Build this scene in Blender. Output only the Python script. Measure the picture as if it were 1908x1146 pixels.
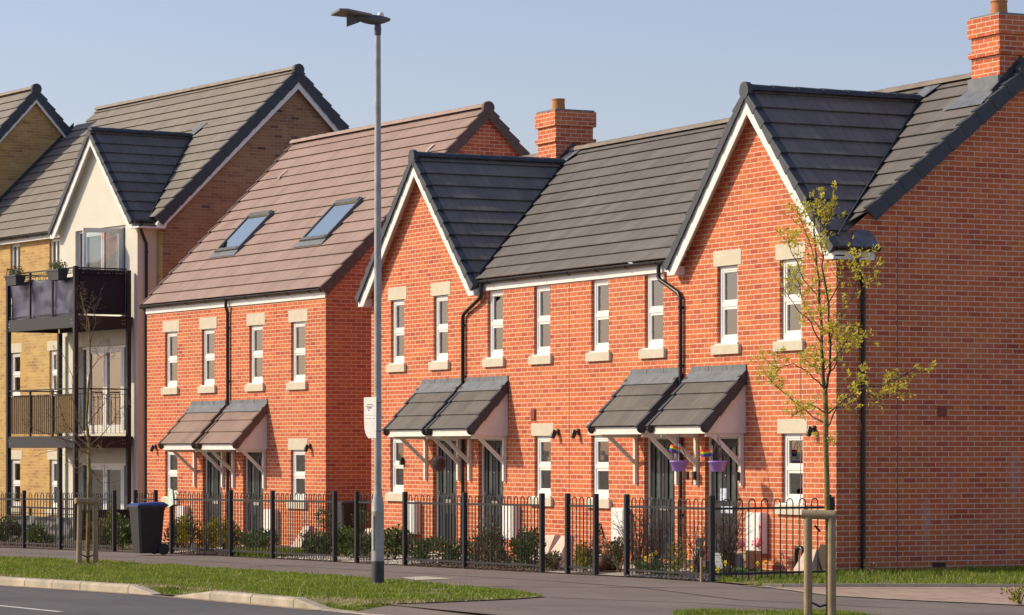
import bpy, math, random
from mathutils import Vector, Matrix, noise
R_ = math.radians
for o in list(bpy.data.objects): bpy.data.objects.remove(o)
SC = bpy.context.scene; COL = SC.collection

# ---------------------------------------------------------------- camera
cam = bpy.data.objects.new('camera', bpy.data.cameras.new('camera')); COL.objects.link(cam)
cam.data.lens = 36*5870/1908; cam.data.sensor_width = 36
cam.data.shift_y = 268/1908; cam.data.clip_end = 5000; cam.data.clip_start = 0.5
cam.location = (37.824, -24.074, 1.73); cam.rotation_euler = (R_(90), 0, R_(63.4))
SC.camera = cam
# ---------------------------------------------------------------- world, sun, exposure
SUN_EL, SUN_AZ = 32.0, (-0.49, -0.70)
W = bpy.data.worlds.new("World"); SC.world = W; W.use_nodes = True
nt = W.node_tree; nt.nodes.clear()
wo = nt.nodes.new('ShaderNodeOutputWorld'); bg = nt.nodes.new('ShaderNodeBackground'); sk = nt.nodes.new('ShaderNodeTexSky')
sk.sky_type = 'NISHITA'; sk.sun_disc = False; sk.sun_elevation = R_(SUN_EL); sk.sun_rotation = math.atan2(SUN_AZ[0], SUN_AZ[1])
sk.air_density = 1.0; sk.dust_density = 1.2; sk.ozone_density = 1.8; sk.altitude = 0
bg.inputs[1].default_value = 0.135
tn = nt.nodes.new('ShaderNodeMix'); tn.data_type = 'RGBA'; tn.blend_type = 'MULTIPLY'; tn.inputs[0].default_value = 1; tn.inputs[7].default_value = (1.08,.94,1.0,1)
nt.links.new(sk.outputs[0], tn.inputs[6]); nt.links.new(tn.outputs[2], bg.inputs[0]); nt.links.new(bg.outputs[0], wo.inputs[0])
sl = bpy.data.lights.new('sun', 'SUN'); sl.energy = 3.8; sl.angle = R_(0.5); sl.color = (1.0, 0.88, 0.62)
so = bpy.data.objects.new('sun', sl); COL.objects.link(so)
sv = Vector((SUN_AZ[0], SUN_AZ[1], 0)).normalized()*math.cos(R_(SUN_EL)); sv.z = math.sin(R_(SUN_EL))
so.rotation_euler = sv.to_track_quat('Z', 'Y').to_euler(); so.location = (0, -20, 40)
SC.view_settings.view_transform = 'Standard'; SC.view_settings.look = 'None'
SC.view_settings.exposure = 0.12; SC.view_settings.gamma = 1
SC.render.engine = 'CYCLES'
SC.cycles.transparent_max_bounces = 12

# ---------------------------------------------------------------- helpers
def tag(o, label=None, cat=None, group=None, kind=None):
    if label: o['label'] = label
    if cat: o['category'] = cat
    if group: o['group'] = group
    if kind: o['kind'] = kind
    return o
def empty(name, loc=(0,0,0), rz=0.0):
    o = bpy.data.objects.new(name, None); COL.objects.link(o); o.location = loc; o.rotation_euler = (0,0,rz)
    o.empty_display_size = 0.2
    return o
class MB:
    def __init__(s): s.v = []; s.f = []; s.sm = []
    def add(s, vs, fs, smooth=False):
        b = len(s.v); s.v += [tuple(v) for v in vs]
        for f in fs: s.f.append([b+i for i in f]); s.sm.append(smooth)
        return s
    def box(s, x0,x1,y0,y1,z0,z1):
        return s.add([(x0,y0,z0),(x1,y0,z0),(x1,y1,z0),(x0,y1,z0),(x0,y0,z1),(x1,y0,z1),(x1,y1,z1),(x0,y1,z1)],
              [(0,3,2,1),(4,5,6,7),(0,1,5,4),(1,2,6,5),(2,3,7,6),(3,0,4,7)])
    def bbox(s, x0,x1,y0,y1,z0,z1,b=0.006):      # box with chamfered vertical + top edges
        P = []
        for z,i in ((z0,0),(z1-b,0),(z1,b)):
            P += [(x0+b+i,y0+i,z),(x1-b-i,y0+i,z),(x1-i,y0+b+i,z),(x1-i,y1-b-i,z),(x1-b-i,y1-i,z),(x0+b+i,y1-i,z),(x0+i,y1-b-i,z),(x0+i,y0+b+i,z)]
        F = [tuple(range(7,-1,-1)), tuple(range(16,24))]
        for r in (0,8):
            for k in range(8): F.append((r+k, r+(k+1)%8, r+8+(k+1)%8, r+8+k))
        return s.add(P, F)
    def poly(s, pts): return s.add(pts, [tuple(range(len(pts)))])
    def prism(s, pts, d):                         # polygon extruded by vector d
        n = len(pts); d = Vector(d); P = [Vector(p) for p in pts]
        return s.add(P+[p+d for p in P], [tuple(range(n)), tuple(range(2*n-1,n-1,-1))]+[(i,i+n,(i+1)%n+n,(i+1)%n) for i in range(n)])
    def tube(s, path, r, n=8, cap=True, smooth=True):
        P = [Vector(p) for p in path]; m = len(P)
        rr = r if isinstance(r,(list,tuple)) else [r]*m
        b = []; up = Vector((0.13,0.21,0.97))
        prevu = None
        for i in range(m):
            t = (P[min(i+1,m-1)]-P[max(i-1,0)])
            if t.length < 1e-9: t = Vector((0,0,1))
            t.normalize()
            u = (prevu - t*prevu.dot(t)) if prevu is not None else t.cross(up)
            if u.length < 1e-4: u = t.cross(Vector((1,0,0)))
            u.normalize(); w = t.cross(u); prevu = u
            for k in range(n):
                a = 2*math.pi*k/n; b.append(P[i]+(u*math.cos(a)+w*math.sin(a))*rr[i])
        F = [(i*n+k, i*n+(k+1)%n, (i+1)*n+(k+1)%n, (i+1)*n+k) for i in range(m-1) for k in range(n)]
        s.add(b, F, smooth)
        if cap: s.add(b[:n], [tuple(range(n))]); s.add(b[-n:], [tuple(range(n))])
        return s
    def lathe(s, c, prof, n=20, smooth=True):      # prof [(r,z)...]
        b = []
        for r,z in prof:
            for k in range(n):
                a = 2*math.pi*k/n; b.append((c[0]+r*math.cos(a), c[1]+r*math.sin(a), c[2]+z))
        F = [(i*n+k, i*n+(k+1)%n, (i+1)*n+(k+1)%n, (i+1)*n+k) for i in range(len(prof)-1) for k in range(n)]
        return s.add(b, F, smooth)
    def ball(s, c, r, n=12, m=8, sx=1, sy=1, sz=1):
        return s.lathe2(c, r, n, m, sx, sy, sz)
    def lathe2(s, c, r, n, m, sx, sy, sz):
        b = []
        for i in range(m+1):
            t = math.pi*i/m
            for k in range(n):
                a = 2*math.pi*k/n
                b.append((c[0]+sx*r*math.sin(t)*math.cos(a), c[1]+sy*r*math.sin(t)*math.sin(a), c[2]+sz*r*math.cos(t)))
        F = [(i*n+k, i*n+(k+1)%n, (i+1)*n+(k+1)%n, (i+1)*n+k) for i in range(m) for k in range(n)]
        return s.add(b, F, True)
    def build(s, name, m, parent=None, loc=None, kind=None):
        me = bpy.data.meshes.new(name); me.from_pydata(s.v, [], s.f)
        me.polygons.foreach_set('use_smooth', s.sm); me.update()
        if m: me.materials.append(m)
        o = bpy.data.objects.new(name, me); COL.objects.link(o)
        if parent: o.parent = parent
        if loc: o.location = loc
        if kind: o['kind'] = kind
        return o

def g(x):                                     # the street falls gently to the left
    if x >= 0: return 0.0
    if x > -14: return .006*x
    return -.084+.012*(max(x,-60)+14)
def clip(poly, a, b, c):                      # keep a*x+b*y<=c
    out = []
    for i in range(len(poly)):
        p = poly[i]; q = poly[(i+1)%len(poly)]
        fp = a*p[0]+b*p[1]-c; fq = a*q[0]+b*q[1]-c
        if fp <= 0: out.append(p)
        if (fp < 0 < fq) or (fq < 0 < fp):
            t = fp/(fp-fq); out.append((p[0]+t*(q[0]-p[0]), p[1]+t*(q[1]-p[1])))
    return out
def sheet(mb, poly, dz):
    for x0,x1 in ((-4000,-60),(-60,-14),(-14,0),(0,4000)):
        q = clip(clip(poly,-1,0,-x0),1,0,x1)
        if len(q) >= 3: mb.poly([(p[0],p[1],g(max(min(p[0],x1-1e-6),x0))+dz) for p in q])
    return mb
def inside(p, poly):
    c = False; n = len(poly)
    for i in range(n):
        a = poly[i]; b = poly[(i+1)%n]
        if (a[1]>p[1])!=(b[1]>p[1]) and p[0] < (b[0]-a[0])*(p[1]-a[1])/(b[1]-a[1])+a[0]: c = not c
    return c

# ---------------------------------------------------------------- materials
def mat(name):
    m = bpy.data.materials.new(name); m.use_nodes = True; t = m.node_tree
    return m, t, t.nodes['Principled BSDF']
def N(t, kind, **kw):
    n = t.nodes.new(kind)
    for k,v in kw.items(): setattr(n, k, v)
    return n
def L(t, a, b): t.links.new(a, b)
def objco(t): return N(t,'ShaderNodeTexCoord').outputs['Object']
def ramp(t, fac, stops, interp='LINEAR'):
    r = N(t,'ShaderNodeValToRGB'); r.color_ramp.interpolation = interp
    e = r.color_ramp.elements
    while len(e) < len(stops): e.new(0.5)
    for i,(p,c) in enumerate(stops): e[i].position = p; e[i].color = (*c,1)
    L(t, fac, r.inputs[0]); return r.outputs[0]
def mixc(t, fac, a, b, mode='MIX'):
    m = N(t,'ShaderNodeMix', data_type='RGBA', blend_type=mode)
    if isinstance(fac,(int,float)): m.inputs[0].default_value = fac
    else: L(t, fac, m.inputs[0])
    for s,i in ((a,6),(b,7)):
        if isinstance(s,tuple): m.inputs[i].default_value = (*s,1)
        else: L(t, s, m.inputs[i])
    return m.outputs[2]
def math_(t, op, a, b=None, c=None):
    m = N(t,'ShaderNodeMath', operation=op)
    for i,s in enumerate((a,b,c)):
        if s is None: continue
        if isinstance(s,(int,float)): m.inputs[i].default_value = s
        else: L(t, s, m.inputs[i])
    return m.outputs[0]
def noise_(t, co, scale, detail=4, rough=.55, sc=None):
    n = N(t,'ShaderNodeTexNoise'); n.inputs['Scale'].default_value = scale; n.inputs['Detail'].default_value = detail; n.inputs['Roughness'].default_value = rough
    if sc:
        mp = N(t,'ShaderNodeMapping'); mp.inputs['Scale'].default_value = sc; L(t, co, mp.inputs[0]); co = mp.outputs[0]
    L(t, co, n.inputs['Vector']); return n.outputs[0]
def bump(t, h, strength, dist, b):
    n = N(t,'ShaderNodeBump'); n.inputs['Strength'].default_value = strength; n.inputs['Distance'].default_value = dist
    L(t, h, n.inputs['Height']); L(t, n.outputs[0], b.inputs['Normal'])
def plain(name, col, rough=.6, metal=0, var=.12, scale=6, bmp=0, spec=.5):
    m,t,b = mat(name); co = objco(t)
    n = noise_(t, co, scale, 5)
    c = ramp(t, n, [(.3, tuple(max(0,x*(1-var)) for x in col)), (.7, tuple(min(1,x*(1+var)) for x in col))])
    L(t, c, b.inputs['Base Color']); b.inputs['Roughness'].default_value = rough; b.inputs['Metallic'].default_value = metal
    b.inputs['Specular IOR Level'].default_value = spec
    if bmp: bump(t, noise_(t, co, scale*8, 4), bmp, .01, b)
    return m
def facing_uv(t, invert=False, k=.6):
    """(horizontal-along-the-face, z) from object coordinates"""
    tc = N(t,'ShaderNodeTexCoord'); s = N(t,'ShaderNodeSeparateXYZ'); L(t, tc.outputs['Object'], s.inputs[0])
    n = N(t,'ShaderNodeSeparateXYZ'); L(t, tc.outputs['Normal'], n.inputs[0])
    isx = math_(t,'GREATER_THAN', math_(t,'ABSOLUTE', n.outputs[0]), k)
    u = math_(t,'ADD', math_(t,'MULTIPLY', s.outputs[0], math_(t,'SUBTRACT',1,isx)), math_(t,'MULTIPLY', s.outputs[1], isx))
    c = N(t,'ShaderNodeCombineXYZ'); L(t, u, c.inputs[0]); L(t, s.outputs[2], c.inputs[1])
    return c.outputs[0], tc.outputs['Object']
def brick(name, cols, mortar, patch=None, dark=.0):
    m,t,b = mat(name); uv, co = facing_uv(t)
    br = N(t,'ShaderNodeTexBrick'); L(t, uv, br.inputs['Vector'])
    br.offset = .5; br.inputs['Scale'].default_value = 1; br.inputs['Brick Width'].default_value = .225; br.inputs['Row Height'].default_value = .075
    br.inputs['Mortar Size'].default_value = .0062; br.inputs['Mortar Smooth'].default_value = .25; br.inputs['Bias'].default_value = 0
    br.inputs['Color1'].default_value = (0,0,0,1); br.inputs['Color2'].default_value = (1,1,1,1); br.inputs['Mortar'].default_value = (.5,.5,.5,1)
    c = ramp(t, br.outputs['Color'], cols)
    big = noise_(t, co, .35, 3); mid = noise_(t, uv, 1, 4, .6, sc=(1.1,4.5,1))
    c = mixc(t, ramp(t, big, [(.35,(0,0,0)),(.65,(1,1,1))]), c, mixc(t, 1, c, (1.04,.90,.86), 'MULTIPLY'))
    c = mixc(t, 1, c, ramp(t, mid, [(.28,(.80,.74,.74)),(.5,(1,1,1)),(.72,(1.10,1.22,1.10))]), 'MULTIPLY')
    fine = noise_(t, co, 60, 3)
    c = mixc(t, .35, c, mixc(t, 1, c, ramp(t, fine, [(.3,(.6,.6,.6)),(.7,(1.4,1.4,1.4))]), 'MULTIPLY'))
    c = mixc(t, br.outputs['Fac'], c, mixc(t, noise_(t, co, 9, 3), mortar, tuple(x*.78 for x in mortar)))
    # efflorescence: pale run marks
    st = noise_(t, co, 1, 4, .6, sc=(3.2,3.2,.55)); st2 = noise_(t, co, .5, 2)
    sm = ramp(t, math_(t,'MULTIPLY', st, st2), [(.36,(0,0,0)),(.52,(.45,.45,.45))])
    c = mixc(t, sm, c, (.55,.42,.36))
    L(t, c, b.inputs['Base Color']); b.inputs['Roughness'].default_value = .88; b.inputs['Specular IOR Level'].default_value = .25
    h = math_(t,'ADD', math_(t,'SUBTRACT',1,br.outputs['Fac']), math_(t,'MULTIPLY', fine, .25))
    bump(t, h, .45, .004, b)
    return m
M_BRICK = brick('red_brick', [(0,(.42,.096,.058)),(.12,(.50,.130,.066)),(.45,(.56,.158,.070)),(.8,(.59,.178,.073)),(.94,(.52,.148,.086)),(1,(.62,.21,.068))], (.84,.63,.44))
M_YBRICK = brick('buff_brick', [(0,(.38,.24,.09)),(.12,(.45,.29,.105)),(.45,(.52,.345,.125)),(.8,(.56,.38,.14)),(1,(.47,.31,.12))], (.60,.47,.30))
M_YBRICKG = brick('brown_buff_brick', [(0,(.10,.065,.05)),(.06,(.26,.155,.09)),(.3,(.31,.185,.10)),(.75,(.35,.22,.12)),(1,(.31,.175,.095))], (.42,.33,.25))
def tiles(name, col, rowz, z0, jw=.32, var=.12, axis='x', rough=.75):
    m,t,b = mat(name); tc = N(t,'ShaderNodeTexCoord'); s = N(t,'ShaderNodeSeparateXYZ'); L(t, tc.outputs['Object'], s.inputs[0])
    u = s.outputs[0 if axis=='x' else 1]
    c_ = N(t,'ShaderNodeCombineXYZ'); L(t, u, c_.inputs[0]); L(t, math_(t,'SUBTRACT', s.outputs[2], z0), c_.inputs[1])
    br = N(t,'ShaderNodeTexBrick'); L(t, c_.outputs[0], br.inputs['Vector']); br.offset = .5
    for k,v in (('Scale',1),('Brick Width',jw),('Row Height',rowz),('Mortar Size',.004),('Mortar Smooth',.3),('Bias',0)): br.inputs[k].default_value = v
    br.inputs['Color1'].default_value = (0,0,0,1); br.inputs['Color2'].default_value = (1,1,1,1)
    c = ramp(t, br.outputs['Color'], [(0,tuple(x*(1-var) for x in col)),(.5,col),(1,tuple(x*(1+var) for x in col))])
    co = tc.outputs['Object']
    c = mixc(t, .35, c, mixc(t, 1, c, ramp(t, noise_(t, co, 2.2, 5), [(.3,(.75,.77,.8)),(.7,(1.25,1.23,1.2))]), 'MULTIPLY'))
    # rain streaks running down the slope
    c = mixc(t, .14, c, mixc(t, 1, c, ramp(t, noise_(t, co, 1, 4, .6, sc=((14,.7,.7) if axis=='x' else (.7,14,.7))), [(.3,(.7,.7,.7)),(.7,(1.3,1.3,1.3))]), 'MULTIPLY'))
    # joints between the tiles
    j = math_(t,'LESS_THAN', math_(t,'PINGPONG', math_(t,'ADD', u, math_(t,'MULTIPLY', math_(t,'FLOOR', math_(t,'DIVIDE', math_(t,'SUBTRACT', s.outputs[2], z0), rowz)), jw/2)), jw/2), .0075)
    c = mixc(t, math_(t,'MULTIPLY', j, .42), c, tuple(x*.35 for x in col))
    L(t, c, b.inputs['Base Color']); b.inputs['Roughness'].default_value = rough; b.inputs['Specular IOR Level'].default_value = .3
    bump(t, math_(t,'ADD', math_(t,'MULTIPLY', j,-1.), math_(t,'MULTIPLY', noise_(t, co, 70, 3), .5)), .5, .006, b)
    return m
M_WHITE = plain('white_upvc', (.80,.79,.76), .35, var=.03, scale=3)
M_WHITEM = plain('white_painted_board', (.78,.76,.71), .55, var=.06, scale=4)
M_STONE = plain('cast_stone', (.62,.55,.43), .85, var=.07, scale=5, bmp=.3)
M_RENDER = plain('cream_render', (.70,.66,.57), .9, var=.04, scale=2, bmp=.25)
M_NAVY = plain('dark_slate_verge', (.045,.052,.065), .6, var=.15, scale=8, bmp=.2)
M_BVERGE = plain('brown_verge', (.13,.085,.07), .7, var=.15, scale=8)
M_GUT = plain('black_gutter_plastic', (.012,.012,.014), .35, var=.2, scale=5)
M_STEEL = plain('dark_painted_steel', (.011,.013,.017), .5, var=.15, scale=4)
M_LEAD = plain('lead_flashing', (.15,.165,.18), .5, var=.25, scale=7, bmp=.2)
M_TERRA = plain('terracotta', (.50,.20,.07), .8, var=.12, scale=12)
M_DOOR = plain('slate_grey_door', (.016,.020,.024), .45, var=.1, scale=4)
M_BLACKP = plain('black_bin_plastic', (.018,.018,.020), .5, var=.2, scale=5, bmp=.1)
M_BLUEP = plain('blue_bin_plastic', (.02,.05,.20), .45, var=.15, scale=5)
M_GREYP = plain('grey_plastic', (.10,.10,.105), .55, var=.12, scale=5)
M_CHROME = plain('satin_chrome', (.6,.6,.6), .25, metal=1, var=.03)
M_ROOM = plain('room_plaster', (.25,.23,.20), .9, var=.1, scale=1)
M_BLIND = plain('roller_blind', (.60,.58,.52), .85, var=.05, scale=3)
M_SHUT = plain('frosted_film', (.66,.67,.64), .8, var=.06, scale=3)
M_FRIDGE = plain('interior_white', (.75,.75,.72), .6, var=.04)
def curtain(name, col):
    m,t,b = mat(name); co = objco(t); w = noise_(t, co, 1, 2, .5, sc=(28,28,1.2))
    L(t, ramp(t, w, [(.35,tuple(x*.55 for x in col)),(.62,col)]), b.inputs['Base Color']); b.inputs['Roughness'].default_value = .9
    bump(t, w, .8, .04, b); return m
M_CURT = curtain('net_curtain', (.62,.62,.58)); M_CURTB = curtain('blue_grey_curtain', (.42,.47,.52)); M_CURTG = curtain('green_curtain', (.25,.32,.27))
def glass(name='window_glass', tint=(.82,.86,.86), refl=.10, gc=(.95,.97,1)):
    m = bpy.data.materials.new(name); m.use_nodes = True; t = m.node_tree; t.nodes.clear()
    out = N(t,'ShaderNodeOutputMaterial'); tr = N(t,'ShaderNodeBsdfTransparent'); gl = N(t,'ShaderNodeBsdfGlossy'); mx = N(t,'ShaderNodeMixShader')
    tr.inputs[0].default_value = (*tint,1); gl.inputs['Roughness'].default_value = .015; gl.inputs['Color'].default_value = (*gc,1)
    fr = N(t,'ShaderNodeFresnel'); fr.inputs[0].default_value = 1.65
    nz = noise_(t, objco(t), 1.4, 2); bp = N(t,'ShaderNodeBump'); bp.inputs['Strength'].default_value = .12; bp.inputs['Distance'].default_value = .02
    L(t, nz, bp.inputs['Height']); L(t, bp.outputs[0], gl.inputs['Normal'])
    L(t, math_(t,'ADD', fr.outputs[0], refl), mx.inputs[0]); L(t, tr.outputs[0], mx.inputs[1]); L(t, gl.outputs[0], mx.inputs[2]); L(t, mx.outputs[0], out.inputs[0])
    return m
M_GLASS = glass()
M_SKYGL = glass('roof_window_glass', (.75,.8,.82), .82, (1,.99,.80))
def leafmat(name, c1, c2, c3, trans=.25):
    m,t,b = mat(name); gi = N(t,'ShaderNodeNewGeometry')
    c = ramp(t, gi.outputs['Random Per Island'], [(0,c1),(.5,c2),(1,c3)])
    c = mixc(t, .5, c, mixc(t, 1, c, ramp(t, noise_(t, objco(t), 3, 3), [(.3,(.6,.6,.6)),(.7,(1.4,1.4,1.4))]), 'MULTIPLY'))
    L(t, c, b.inputs['Base Color']); b.inputs['Roughness'].default_value = .55
    tr = N(t,'ShaderNodeBsdfTranslucent'); L(t, c, tr.inputs[0]); mx = N(t,'ShaderNodeMixShader'); mx.inputs[0].default_value = trans
    L(t, b.outputs[0], mx.inputs[1]); L(t, tr.outputs[0], mx.inputs[2]); L(t, mx.outputs[0], t.nodes['Material Output'].inputs[0])
    return m
M_GRASS = leafmat('grass_blades', (.12,.19,.012), (.20,.28,.020), (.36,.37,.06), .35)
M_SPRING = leafmat('young_leaves', (.55,.50,.03), (.72,.64,.06), (.85,.68,.12), .45)
M_SHRUB = leafmat('shrub_leaves', (.05,.085,.018), (.09,.14,.03), (.16,.20,.06))
M_SHRUBY = leafmat('golden_shrub_leaves', (.10,.12,.015), (.30,.27,.02), (.45,.38,.03))
M_SHRUBP = leafmat('pinkish_shrub_leaves', (.07,.10,.03), (.14,.15,.06), (.33,.20,.15))
M_SHRUBR = leafmat('bronze_shrub_leaves', (.10,.06,.03), (.19,.11,.05), (.28,.18,.08))
M_CONE = leafmat('conifer_leaves', (.015,.03,.010), (.03,.055,.018), (.05,.08,.03))
M_BARK = plain('twig_bark', (.16,.11,.075), .9, var=.25, scale=20, bmp=.4)
M_BARKY = plain('lichen_bark', (.22,.17,.05), .9, var=.45, scale=14, bmp=.5)
M_BARKD = plain('dark_young_bark', (.09,.07,.045), .9, var=.35, scale=14, bmp=.4)
M_STAKE = plain('weathered_timber', (.33,.25,.15), .85, var=.18, scale=9, bmp=.4)

# ================================================================= SETTING: ground
def asphalt(name, col, speck=.25, seam=False):
    m,t,b = mat(name); co = objco(t)
    c = ramp(t, noise_(t, co, .6, 5, .6), [(.3,tuple(x*.86 for x in col)),(.7,tuple(x*1.14 for x in col))])
    c = mixc(t, .5, c, mixc(t, 1, c, ramp(t, noise_(t, co, 90, 3), [(.3,(1-speck,)*3),(.7,(1+speck,)*3)]), 'MULTIPLY'))
    c = mixc(t, .4, c, mixc(t, 1, c, ramp(t, noise_(t, co, 1, 5, .6, sc=(.35,3.5,1)), [(.35,(.80,.80,.80)),(.65,(1.18,1.16,1.12))]), 'MULTIPLY'))
    L(t, c, b.inputs['Base Color']); b.inputs['Roughness'].default_value = .9; b.inputs['Specular IOR Level'].default_value = .25
    bump(t, noise_(t, co, 120, 3), .5, .006, b); return m
M_PAVE = asphalt('pavement_asphalt', (.205,.168,.150)); M_ROAD = asphalt('road_asphalt', (.125,.120,.122))
M_SOIL = plain('garden_soil', (.10,.075,.05), .95, var=.35, scale=6, bmp=.6)
M_TURF = plain('turf_soil', (.20,.18,.07), .95, var=.35, scale=5, bmp=.5)
M_KERB = plain('concrete_kerb', (.43,.37,.28), .9, var=.26, scale=3, bmp=.4)
M_SLAB = plain('concrete_path', (.50,.46,.37), .9, var=.12, scale=3, bmp=.3)

M_BOUNCE = plain('pale_bounce_ground', (.30,.25,.17), .95, var=.25, scale=.5)  # ground colour paled to bounce fill light onto the shaded end wall
ground = sheet(MB(), [(-2000,-2000),(2000,-2000),(2000,2000),(-2000,2000)], -.16).build('ground', M_BOUNCE, kind='structure')
# road
kb = [(-60,-19.2),(-30,-15.0),(-14,-12.3),(-4.5,-10.86),(-2.1,-10.49),(-.1,-10.22),(.5,-10.13),(1.85,-10.02),(4.4,-9.80),(5.6,-9.75),(9,-9.3),(14,-8.3),(60,2)]
road_poly = kb + [(90,-6),(90,-40),(-60,-40)]
mb = MB()
for i in range(len(kb)-1):
    a,b = kb[i],kb[i+1]; sheet(mb, [(a[0],a[1]-.0),(b[0],b[1]-.0),(b[0],-40),(a[0],-40)], -.10)
mb.build('road', M_ROAD, kind='structure')
# pavement sheet, from under the verge to the fence line
def fy(x): return -2.91+.075*(x-1.5)
mb = MB()
xs = [-60,-30,-14,-4.5,-.1,1.6]
for i in range(len(xs)-1):
    a,b = xs[i],xs[i+1]; sheet(mb, [(a,fy(a)-5.0),(b,fy(b)-5.0),(b,fy(b)-.03),(a,fy(a)-.03)], -.012)
sheet(mb, [(1.6,-9.0),(4.3,-9.0),(5.0,-9.3),(5.6,-9.28),(9,-9.15),(14,-8.1),(30,-4.0),(30,-2.0),(8.6,-2.98),(7.0,-3.44),(5.7,-3.63),(3.25,-3.13),(1.6,fy(1.6)-.03)], -.012)
pav = mb.build('pavement', M_PAVE, kind='structure')
# slope from the pavement down to the road at the crossover
mb = MB(); 
for a,b in (((5.15,-9.79),(5.6,-9.77)),((5.6,-9.77),(9,-9.32)),((9,-9.32),(14,-8.32))):
    mb.poly([(a[0],a[1],-.098),(b[0],b[1],-.098),(b[0],b[1]+.6,-.006),(a[0],a[1]+.6,-.006)])
mb.build('crossover_ramp', M_PAVE, kind='structure')
# front gardens: soil
mb = MB()
for a,b in ((-60,-30),(-30,-14),(-14,0),(0,1.6)):
    sheet(mb, [(a,fy(a)-.03),(b,fy(b)-.03),(b,9),(a,9)], -.004)
mb.build('garden_ground', M_SOIL, kind='structure')
# garden paths to the gates
mb = MB()
def path_quad(x0,x1,x2,x3,y1=0.0):
    sheet(mb, [(x0,fy(x0)-.02),(x1,fy(x1)-.02),(x2,y1),(x3,y1)], .004)
path_quad(-1.33,-.6,-3.0,-4.2,-.02); path_quad(-2.78,-2.15,-4.4,-5.6,-.02); path_quad(-7.9,-6.95,-10.7,-11.7,-.02)
path_quad(-9.2,-8.55,-12.4,-13.4,-.02); path_quad(-16.1,-15.6,-21.8,-22.6,.2)
mb.build('garden_path', M_SLAB, kind='structure')
# grass verge by the road
verge = [(-40,-17.0),(-30,-15.0+.15),(-14,-12.12),(-4.5,-10.70),(-2.1,-10.33),(-.85,-10.15),(-.3,-9.75),(.65,-9.65),(1.5,-9.89),(3.7,-9.68),(4.35,-9.35),(5.15,-9.2),(5.0,-8.4),(4.75,-7.5),(4.38,-6.88),(2.5,-6.68),(-.9,-6.61),(-4.6,-6.79),(-8.8,-6.89),(-11.7,-7.25),(-13.9,-7.9),(-20,-8.7),(-40,-11)]
sheet(MB(), verge, 0.0).build('verge_turf', M_TURF, kind='structure')
mb = MB()
for q in ([(-.85,-10.15,-.008),(-.1,-10.08,-.092),(-.3,-9.75,-.003)],[(-.1,-10.08,-.092),(.45,-9.99,-.092),(.65,-9.65,0),(-.3,-9.75,-.003)],[(.45,-9.99,-.092),(1.5,-9.89,0),(.65,-9.65,0)],[(3.7,-9.68,0),(4.4,-9.65,-.092),(4.35,-9.35,0)],[(4.4,-9.65,-.092),(5.2,-9.61,-.092),(5.15,-9.2,0),(4.35,-9.35,0)],[(5.2,-9.61,-.092),(5.3,-9.2,-.02),(5.15,-9.2,0)]): mb.poly(q)
mb.build('verge_slope', M_TURF, kind='structure')
strip = [(1.62,-2.93),(3.1,-3.08),(3.5,-2.2),(4.0,-1.3),(4.7,-.2),(6.0,1.8),(9.5,7),(.0,7),(.0,-.02),(.75,-1.5)]
sheet(MB(), strip, .004).build('side_lawn_turf', M_TURF, kind='structure')
fpatch = [(8.6,-7.5),(8.56,-7.1),(8.72,-6.55),(8.98,-6.08),(9.6,-5.97),(10.6,-6.02),(11.0,-6.6),(11,-7.6),(9.8,-8.2)]
sheet(MB(), fpatch, .004).build('tree_pit_turf', M_TURF, kind='structure')
garg = [(-11.6,fy(-11.6)+.05),(-13.0,fy(-13)+.05),(-16,-2.6),(-13,-2.4)]
def blades(name, polys, n, hmin, hmax, seed, label, w=.007, m=None, nz=0.0, bare=None, zf=None):
    rnd = random.Random(seed); mb = MB(); V = mb.v; F = mb.f
    for poly, cnt in polys:
        xs = [p[0] for p in poly]; ys = [p[1] for p in poly]; x0,x1,y0,y1 = min(xs),max(xs),min(ys),max(ys); k = 0; tries = 0
        while k < cnt and tries < cnt*12:
            tries += 1
            x = rnd.uniform(x0,x1); y = rnd.uniform(y0,y1)
            if not inside((x,y),poly): continue
            c = noise.noise(Vector((x*1.1,y*1.1,seed)))+.5*noise.noise(Vector((x*4,y*4,seed)))
            if bare and bare(x,y) > rnd.random(): continue
            if rnd.random() > .52+c*1.1: continue
            h = rnd.uniform(hmin,hmax)*(1+.5*c); a = rnd.uniform(0,6.283); l = h*rnd.uniform(.1,.8); a2 = rnd.uniform(0,6.283)
            ww = w*rnd.uniform(.7,1.4); z = g(x)+.002+(zf(x,y) if zf else 0)
            dx,dy = ww*math.cos(a), ww*math.sin(a); b = len(V)
            V += [(x-dx,y-dy,z),(x+dx,y+dy,z),(x+l*math.cos(a2),y+l*math.sin(a2),z+h)]
            F.append([b,b+1,b+2]); mb.sm.append(False); k += 1
    return tag(mb.build(name, m or M_GRASS), label, 'grass', kind='stuff')
M_DRYG = leafmat('dry_grass_blades', (.30,.26,.10), (.42,.36,.16), (.52,.45,.24), .25)
def worn(x,y):
    e = y-(-10.1+.11*(x-0)); r = max(0,1-e/.55)*.75 if x>-6 else 0
    if x > 4.0: r = max(r, (x-4.0)*.6)
    return r
vis = [p for p in verge if p[0] > -13] + []
vis_poly = [(-14,-12.12),(-4.5,-10.70),(-2.1,-10.33),(-.85,-10.15),(-.3,-9.75),(.65,-9.65),(1.5,-9.89),(3.7,-9.68),(4.35,-9.35),(5.15,-9.2),(5.0,-8.4),(4.75,-7.5),(4.38,-6.88),(2.5,-6.68),(-.9,-6.61),(-4.6,-6.79),(-8.8,-6.89),(-11.7,-7.25),(-14,-7.95)]
blades('grass', [(vis_poly,120000)], 0, .018,.048, 3, 'mown green grass on the verge between road and pavement', bare=worn)
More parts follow.
